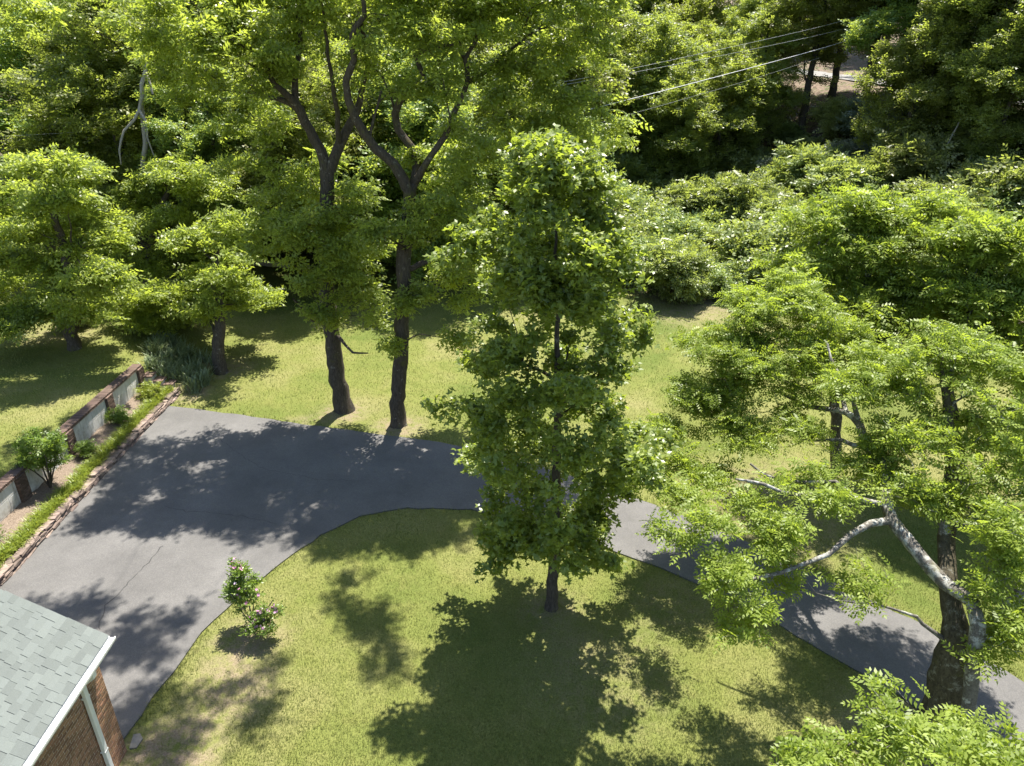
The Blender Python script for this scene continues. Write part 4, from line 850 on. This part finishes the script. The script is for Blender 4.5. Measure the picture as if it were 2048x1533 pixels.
# flowering shrub on the lawn corner
def flower_shrub():
    rng = np.random.default_rng(71); b = np.array([-6.25, 13.35, 0.0]); t = Tree(rng)
    t.limb([(0, 0, -.1, .03), (0, 0, .1, .025), (-.03, .05, .8, .015), (-.05, .1, 1.4, .008)], .2, .01)
    for a, l, h in ((2.6, .5, 1.5), (.3, .55, .8), (4.6, .5, .6), (5.6, .6, .7), (1.6, .45, 1.3), (3.4, .35, 1.2)):
        t.limb([(0, 0, .05, .018), (math.cos(a)*l*.5, math.sin(a)*l*.5, h*.5, .012), (math.cos(a)*l, math.sin(a)*l, h, .007)], .2, .01)
    L = [(-.2, .25, 1.2, .42, .40), (-.15, .1, .85, .42, .35), (-.3, .3, 1.6, .22, .25), (.35, -.15, .65, .36, .32), (.3, -.4, .45, .30, .25), (-.05, .45, 1.5, .25, .3)]
    T = clump_targets(L, 55, 7, rng, (.08, .17), .8, .55, .15); T[:, 2] = np.clip(T[:, 2]-0.0, .1, 2.2)
    t.grow(T, .3, .12, .2); t.radii(.0028, .4)
    cr = leaves(t, sprig(3, .10, .065, .04, 3), M['garden_leaf'], 5, .04, rng, (.7, 1.2), .1, .15, .55)
    e = place_tree('flowering_shrub', b, t.wood(M['bark_grey'], 'stems'), cr, 'leggy shrub with pink blossoms at the corner of the lawn and parking court', 'shrub', None, 0, 1, 'foliage', 'stems')
    tp = t.pos[np.array(t.tips)]; w = np.clip(.10+.5*(tp[:, 0] > .1)+.3*(tp[:, 2] > 1.55), 0, 1); sel = tp[rng.random(len(tp)) < w*.85]
    fl = np.vstack([rhomb(np.zeros(3), (math.cos(a), math.sin(a), .35), (0, 0, 1), .045, .045) for a in np.arange(5)*1.2566])
    m = len(sel); xd = rng.normal(0, 1, (m, 3)); zu = rng.normal(0, .5, (m, 3))+[0, -.35, .9]
    o = link('blossoms', scatter('blossoms', fl, sel+[0, -.02, .05], xd, zu, rng.uniform(.7, 1.2, m), np.clip(rng.normal(.5, .25, m), 0, 1), M['flower'], .2, rng), e); o['kind'] = 'stuff'
flower_shrub()

# ------------------------------------------------------------------ house corner
house = tag(empty('brick_house', (-7.75, 8, 0)), 'brick house corner with grey shingle roof, white gutter and downspout', 'house')
def hc(o, parent=house):
    o.parent = parent
    if parent is house: o.matrix_parent_inverse = Matrix.Translation(-Vector(house.location))
    return o
WX, CY = -7.76, 10.05
hwall = hc(box('wall', -8.2, WX, 2.0, CY, -.2, 2.78, M['mortar']))
hc(box('gable_wall', -16.0, -8.2, 2.0, CY, -.2, 2.78, M['mortar']))
bm = bmesh.new(); 
gv = [(-7.78, 2.6), (-16.2, 2.6), (-12, 5.45)]
f1 = [bm.verts.new((x, 9.98, z)) for x, z in gv]; f2 = [bm.verts.new((x, 9.75, z)) for x, z in gv]
bm.faces.new(f1); bm.faces.new(f2[::-1])
for i in range(3): bm.faces.new((f1[i], f2[i], f2[(i+1) % 3], f1[(i+1) % 3]))
bmesh.ops.recalc_face_normals(bm, faces=bm.faces); hc(link('gable', bm_mesh('gable', bm, M['mortar'])))
hb = brick_mesh('brick', .022, .195, .057, M['house_brick'], .003); hbh = brick_mesh('brick', .022, .092, .057, M['house_brick'], .003)
hrng = random.Random(8); cand = []
for c in range(42):
    z = .03+c*.0677; y = CY-.004; first = True
    while y > 4.5:
        half = first and c % 2; L = .092 if half else .195; cand.append((y-L/2, z, half)); y -= L+.010; first = False
vis = []; hid = []
for y, z, half in cand:
    u, v = proj((WX, y, z)); (vis if (-15 < u < 300 and v < 1548 and z < 2.60) else hid).append((y, z, half))
vis.sort(key=lambda q: -q[0]-q[1]*.9)
for y, z, half in vis[:300]:
    hc(link('brick', hbh if half else hb, None, (WX-.005+hrng.uniform(-.0015, .0015), y, z)), hwall)
rest = vis[300:]+hid; V, Q = [], []
for y, z, half in rest:
    L = (.092 if half else .195)/2; o = len(V); x = WX+.006
    V += [(x, y-L, z-.0285), (x, y+L, z-.0285), (x, y+L, z+.0285), (x, y-L, z+.0285), (WX-.003, y-L, z-.0285), (WX-.003, y+L, z-.0285), (WX-.003, y+L, z+.0285), (WX-.003, y-L, z+.0285)]
    Q += [(o, o+1, o+2, o+3), (o+4, o+5, o+1, o), (o+3, o+2, o+6, o+7), (o+1, o+5, o+6, o+2), (o+4, o, o+3, o+7)]
r_ = hc(link('brickwork', quads_mesh('brickwork', V, Q, M['house_brick'])), hwall); r_['kind'] = 'stuff'
# roof plane: eave line at x = EX, rising towards -x
EX, EZ, SL = -7.46, 2.98, .66
ang = math.atan(SL)
def roof_pt(s, y, n=0.0): return Vector((EX-s*math.cos(ang)+n*math.sin(ang), y, EZ+s*math.sin(ang)+n*math.cos(ang)))
bm = bmesh.new(); S = 5.45
vs = [bm.verts.new(roof_pt(s, y, n)) for s, y, n in ((0, 2, 0), (0, 10.1, 0), (S, 10.1, 0), (S, 2, 0), (0, 2, -.09), (0, 10.1, -.09), (S, 10.1, -.09), (S, 2, -.09))]
for f in ((0, 1, 2, 3), (7, 6, 5, 4), (0, 4, 5, 1), (1, 5, 6, 2), (2, 6, 7, 3), (3, 7, 4, 0)): bm.faces.new([vs[i] for i in f])
bmesh.ops.recalc_face_normals(bm, faces=bm.faces)
roof = hc(link('roof', bm_mesh('roof', bm, M['shingle'])))
bm = bmesh.new(); vs = []
for s, y, n in ((0, 2, 0), (0, 10.1, 0), (S, 10.1, 0), (S, 2, 0)):
    p = roof_pt(s, y, n-.005); vs.append(bm.verts.new((2*roof_pt(S, 0).x-p.x-.02, p.y, p.z)))
bm.faces.new(vs); hc(link('far_slope', bm_mesh('far_slope', bm, M['shingle'])), roof)
sm = {}
for w in (.14, .19, .24, .30):
    bm = bmesh.new(); box_bm(bm, -.02, .131, -w/2+.002, w/2-.002, 0, .009, .0015); sm[w] = bm_mesh('shingle', bm, M['shingle'])
shr = random.Random(23); cs = []
c = 0
while c*.127 < 3.6:
    y = 10.142+shr.uniform(-.006, .006)
    while y > 6.2:
        w = shr.choice((.14, .19, .19, .24, .30)); cs.append((c*.127, y-w/2, w, shr.choice((0.0, 0.0, .007)))); y -= w
    c += 1
vis = []; hid = []
for q in cs:
    u, v = proj(roof_pt(q[0]+.07, q[1])); (vis if (u > -12 and v < 1548) else hid).append(q)
vis.sort(key=lambda q: q[0]+(10-q[1])*.6)
rot = Matrix.Rotation(ang, 4, 'Y')
for s, y, w, lift in vis[:300]:
    o = hc(link('shingle', sm[w], None, roof_pt(s+.129, y, .003+lift)), roof); o.rotation_euler = (0, ang+.05, 0)
bm = bmesh.new()
for s, y, w, lift in vis[300:]+hid:
    m4 = Matrix.Translation(roof_pt(s+.129, y, .003+lift)) @ Matrix.Rotation(ang+.05, 4, 'Y') @ Matrix.Translation((.0555, 0, .0045)) @ Matrix.Diagonal((.151, w-.004, .009, 1))
    bmesh.ops.create_cube(bm, size=1, matrix=m4)
o = hc(link('shingle_courses', bm_mesh('shingle_courses', bm, M['shingle'])), roof); o['kind'] = 'stuff'
# rake trim, soffit, gutter (open trough), downspout with offset elbows
bm = bmesh.new(); vs = [bm.verts.new(roof_pt(s, y, n)) for s in (.0, S) for y, n in ((10.102, -.03), (10.128, -.03), (10.128, -.17), (10.102, -.17))]
for i in range(4): bm.faces.new((vs[i], vs[(i+1) % 4], vs[4+(i+1) % 4], vs[4+i]))
bm.faces.new(vs[:4]); bm.faces.new(vs[4:][::-1]); bmesh.ops.recalc_face_normals(bm, faces=bm.faces); hc(link('rake_board', bm_mesh('rake_board', bm, M['white_metal'])))
hc(box('soffit', WX-.02, EX+.03, 2.0, 10.09, 2.775, 2.80, M['soffit']))
hc(box('fascia', EX-.045, EX-.02, 2.0, 10.10, 2.80, 2.955, M['white_metal']))
bm = bmesh.new(); prof = [(EX-.016, 2.955), (EX-.016, 2.825), (EX+.06, 2.825), (EX+.085, 2.87), (EX+.105, 2.90), (EX+.105, 2.945), (EX+.090, 2.952), (EX+.090, 2.935), (EX+.075, 2.88), (EX+.055, 2.84), (EX-.005, 2.84), (EX-.005, 2.955)]
ra = [bm.verts.new((x, 2.0, z)) for x, z in prof]; rb_ = [bm.verts.new((x, 10.16, z)) for x, z in prof]
for i in range(len(prof)): bm.faces.new((ra[i], ra[(i+1) % len(prof)], rb_[(i+1) % len(prof)], rb_[i]))
bm.faces.new(rb_); bm.faces.new(ra[::-1]); bmesh.ops.recalc_face_normals(bm, faces=bm.faces)
gut = hc(link('gutter', bm_mesh('gutter', bm, M['white_metal'])))
hc(box('gutter_guard', EX-.004, EX+.088, 2.0, 10.14, 2.936, 2.944, M['white_metal']), gut)
def pipe(name, pts, w, d, mat, parent):
    bm = bmesh.new(); prev = None
    for k, p in enumerate(pts):
        p = Vector(p); t = (Vector(pts[min(k+1, len(pts)-1)])-Vector(pts[max(k-1, 0)])).normalized(); yv = Vector((0, 1, 0)); xv = yv.cross(t).normalized()
        ring = [bm.verts.new(p+xv*a*d/2+yv*b*w/2) for a, b in ((-1, -.8), (-.8, -1), (.8, -1), (1, -.8), (1, .8), (.8, 1), (-.8, 1), (-1, .8))]
        if prev:
            for i in range(8): bm.faces.new((prev[i], prev[(i+1) % 8], ring[(i+1) % 8], ring[i]))
        prev = ring
    bmesh.ops.recalc_face_normals(bm, faces=bm.faces); return hc(link(name, bm_mesh(name, bm, mat)), parent)
ds = pipe('downspout', [(EX+.03, 9.42, 2.84), (EX+.03, 9.42, 2.74), (WX+.10, 9.42, 2.55), (WX+.065, 9.42, 2.46), (WX+.065, 9.42, .30), (WX+.07, 9.42, .16), (WX+.16, 9.42, .07), (WX+.32, 9.42, .04)], .105, .075, M['white_metal'], house)
for z in (2.2, .8): hc(box('strap', WX+.012, WX+.106, 9.36, 9.48, z, z+.03, M['white_metal']), ds)
bm = bmesh.new(); pts_ = [(-7.72, 10.07), (-7.58, 10.09), (-7.55, 10.3), (-7.66, 10.42), (-7.79, 10.40)]
t0 = [bm.verts.new((x, y, .035)) for x, y in pts_]; b0 = [bm.verts.new((x*1.002, y, -.02)) for x, y in pts_]; bm.faces.new(t0)
for i in range(5): bm.faces.new((t0[i], b0[i], b0[(i+1) % 5], t0[(i+1) % 5]))
bmesh.ops.recalc_face_normals(bm, faces=bm.faces)
tag(link('concrete_pad', bm_mesh('concrete_pad', bm, M['concrete'])), 'small pale concrete pad at the foot of the house corner', 'concrete pad')

# ------------------------------------------------------------------ overhead wires
def wire(pix, r, label):
    c = catmull([(*P(u, v, Y), r) for u, v, Y in pix], .8); t = Tree(np.random.default_rng(1)); last = -1
    for q in c: last = t.add(q[:3], last, r)
    t.tips = [last]; t.radii()
    t.r[:t.n] = r
    tag(link('power_line', t.wood(M['wire'], 'power_line')), label, 'wire', 'overhead wires')
wire([(600, 229, 41), (680, 221, 42), (900, 196, 45), (1150, 160, 50), (1400, 108, 55), (1640, 54, 60), (1760, 20, 64)], .012, 'highest of the overhead wires crossing the wood')
wire([(600, 243, 41), (680, 234, 42), (900, 206, 45), (1150, 166, 50), (1400, 120, 55), (1640, 70, 60), (1760, 38, 64)], .012, 'second overhead wire, close under the highest one')
wire([(440, 388, 37.5), (520, 371, 38.5), (640, 346, 40), (900, 290, 44), (1200, 214, 50), (1400, 163, 54), (1616, 105, 59), (1760, 62, 63)], .020, 'thick bright overhead cable, lowest to the left, crossing before the wood')
wire([(1150, 262, 50), (1232, 237, 51), (1370, 198, 54), (1500, 160, 57), (1640, 116, 60)], .009, 'thin faint wire below the thick overhead cable')
wire([(-60, 276, 40), (100, 268, 40), (330, 252, 40.5), (500, 236, 41)], .006, 'thin wire across the wood at the far left')

# ------------------------------------------------------------------ lawn grass blades (stuff)
def lawn_grass():
    rng = np.random.default_rng(5); N = 560000
    u = rng.uniform(-30, 2078, N); v = 560+(1575-560)*rng.random(N)**.9       # denser where the lawn is near
    x = (u-1024)/F; yy = -(v-766.5)/F; dz = -sP+yy*cP; t = -CAM_H/dz
    X, Y = x*t, (cP+yy*sP)*t
    sel = rng.random(N) < .62; X, Y = X[sel], Y[sel]
    Z = height(X, Y); s = (CAM_H-Z)/CAM_H; X, Y = X*s, Y*s; Z = height(X, Y)
    ok = (Y > 5) & (Y < lawn_edge(X)+.3) & ~in_poly(X, Y, DRIVE) & ~((X < -7.7) & (Y < 10.2)) & ~((X < -13.25) & (X > -15.1) & (Y < 26.7))
    for bx_, by_, br, ba in BARE: ok &= ~((np.hypot(X-bx_, Y-by_) < br*.75) & (rng.random(len(X)) < ba*.8))
    X, Y, Z = X[ok], Y[ok], Z[ok]; n = len(X)
    az = rng.random(n)*6.283; L = rng.uniform(.035, .085, n)*(1+.02*np.maximum(Y-14, 0)); W = .012*(1+.05*np.maximum(Y-12, 0)); tilt = rng.random(n)*1.1
    mid = np.array([(a_, b_) for a_, b_ in near_d+far_d]); de = np.full(n, 9.0)
    for a_, b_ in mid: de = np.minimum(de, (X-a_)**2+(Y-b_)**2)
    L = L*np.where(de < .05, 1.7, 1.0)
    dx, dy = np.cos(az), np.sin(az)
    A = np.stack([X-dy*W/2, Y+dx*W/2, Z-.01], 1); B = np.stack([X+dy*W/2, Y-dx*W/2, Z-.01], 1)
    T = np.stack([X+dx*L*np.sin(tilt), Y+dy*L*np.sin(tilt), Z+L*np.cos(tilt)], 1)
    V = np.stack([A, B, T], 1).reshape(-1, 3)
    patch = .5+.32*np.sin(X*1.3+2*np.sin(Y*.7))*np.sin(Y*1.1+1.5*np.sin(X*.5))
    me = quads_mesh('lawn_grass', V, np.arange(3*n).reshape(-1, 3), M['grass_blade'], np.clip(rng.normal(0, .2, n)+patch, 0, 1), k=3)
    tag(link('lawn_grass', me), 'short mown grass blades of the lawn', 'grass', None, 'stuff')
lawn_grass()
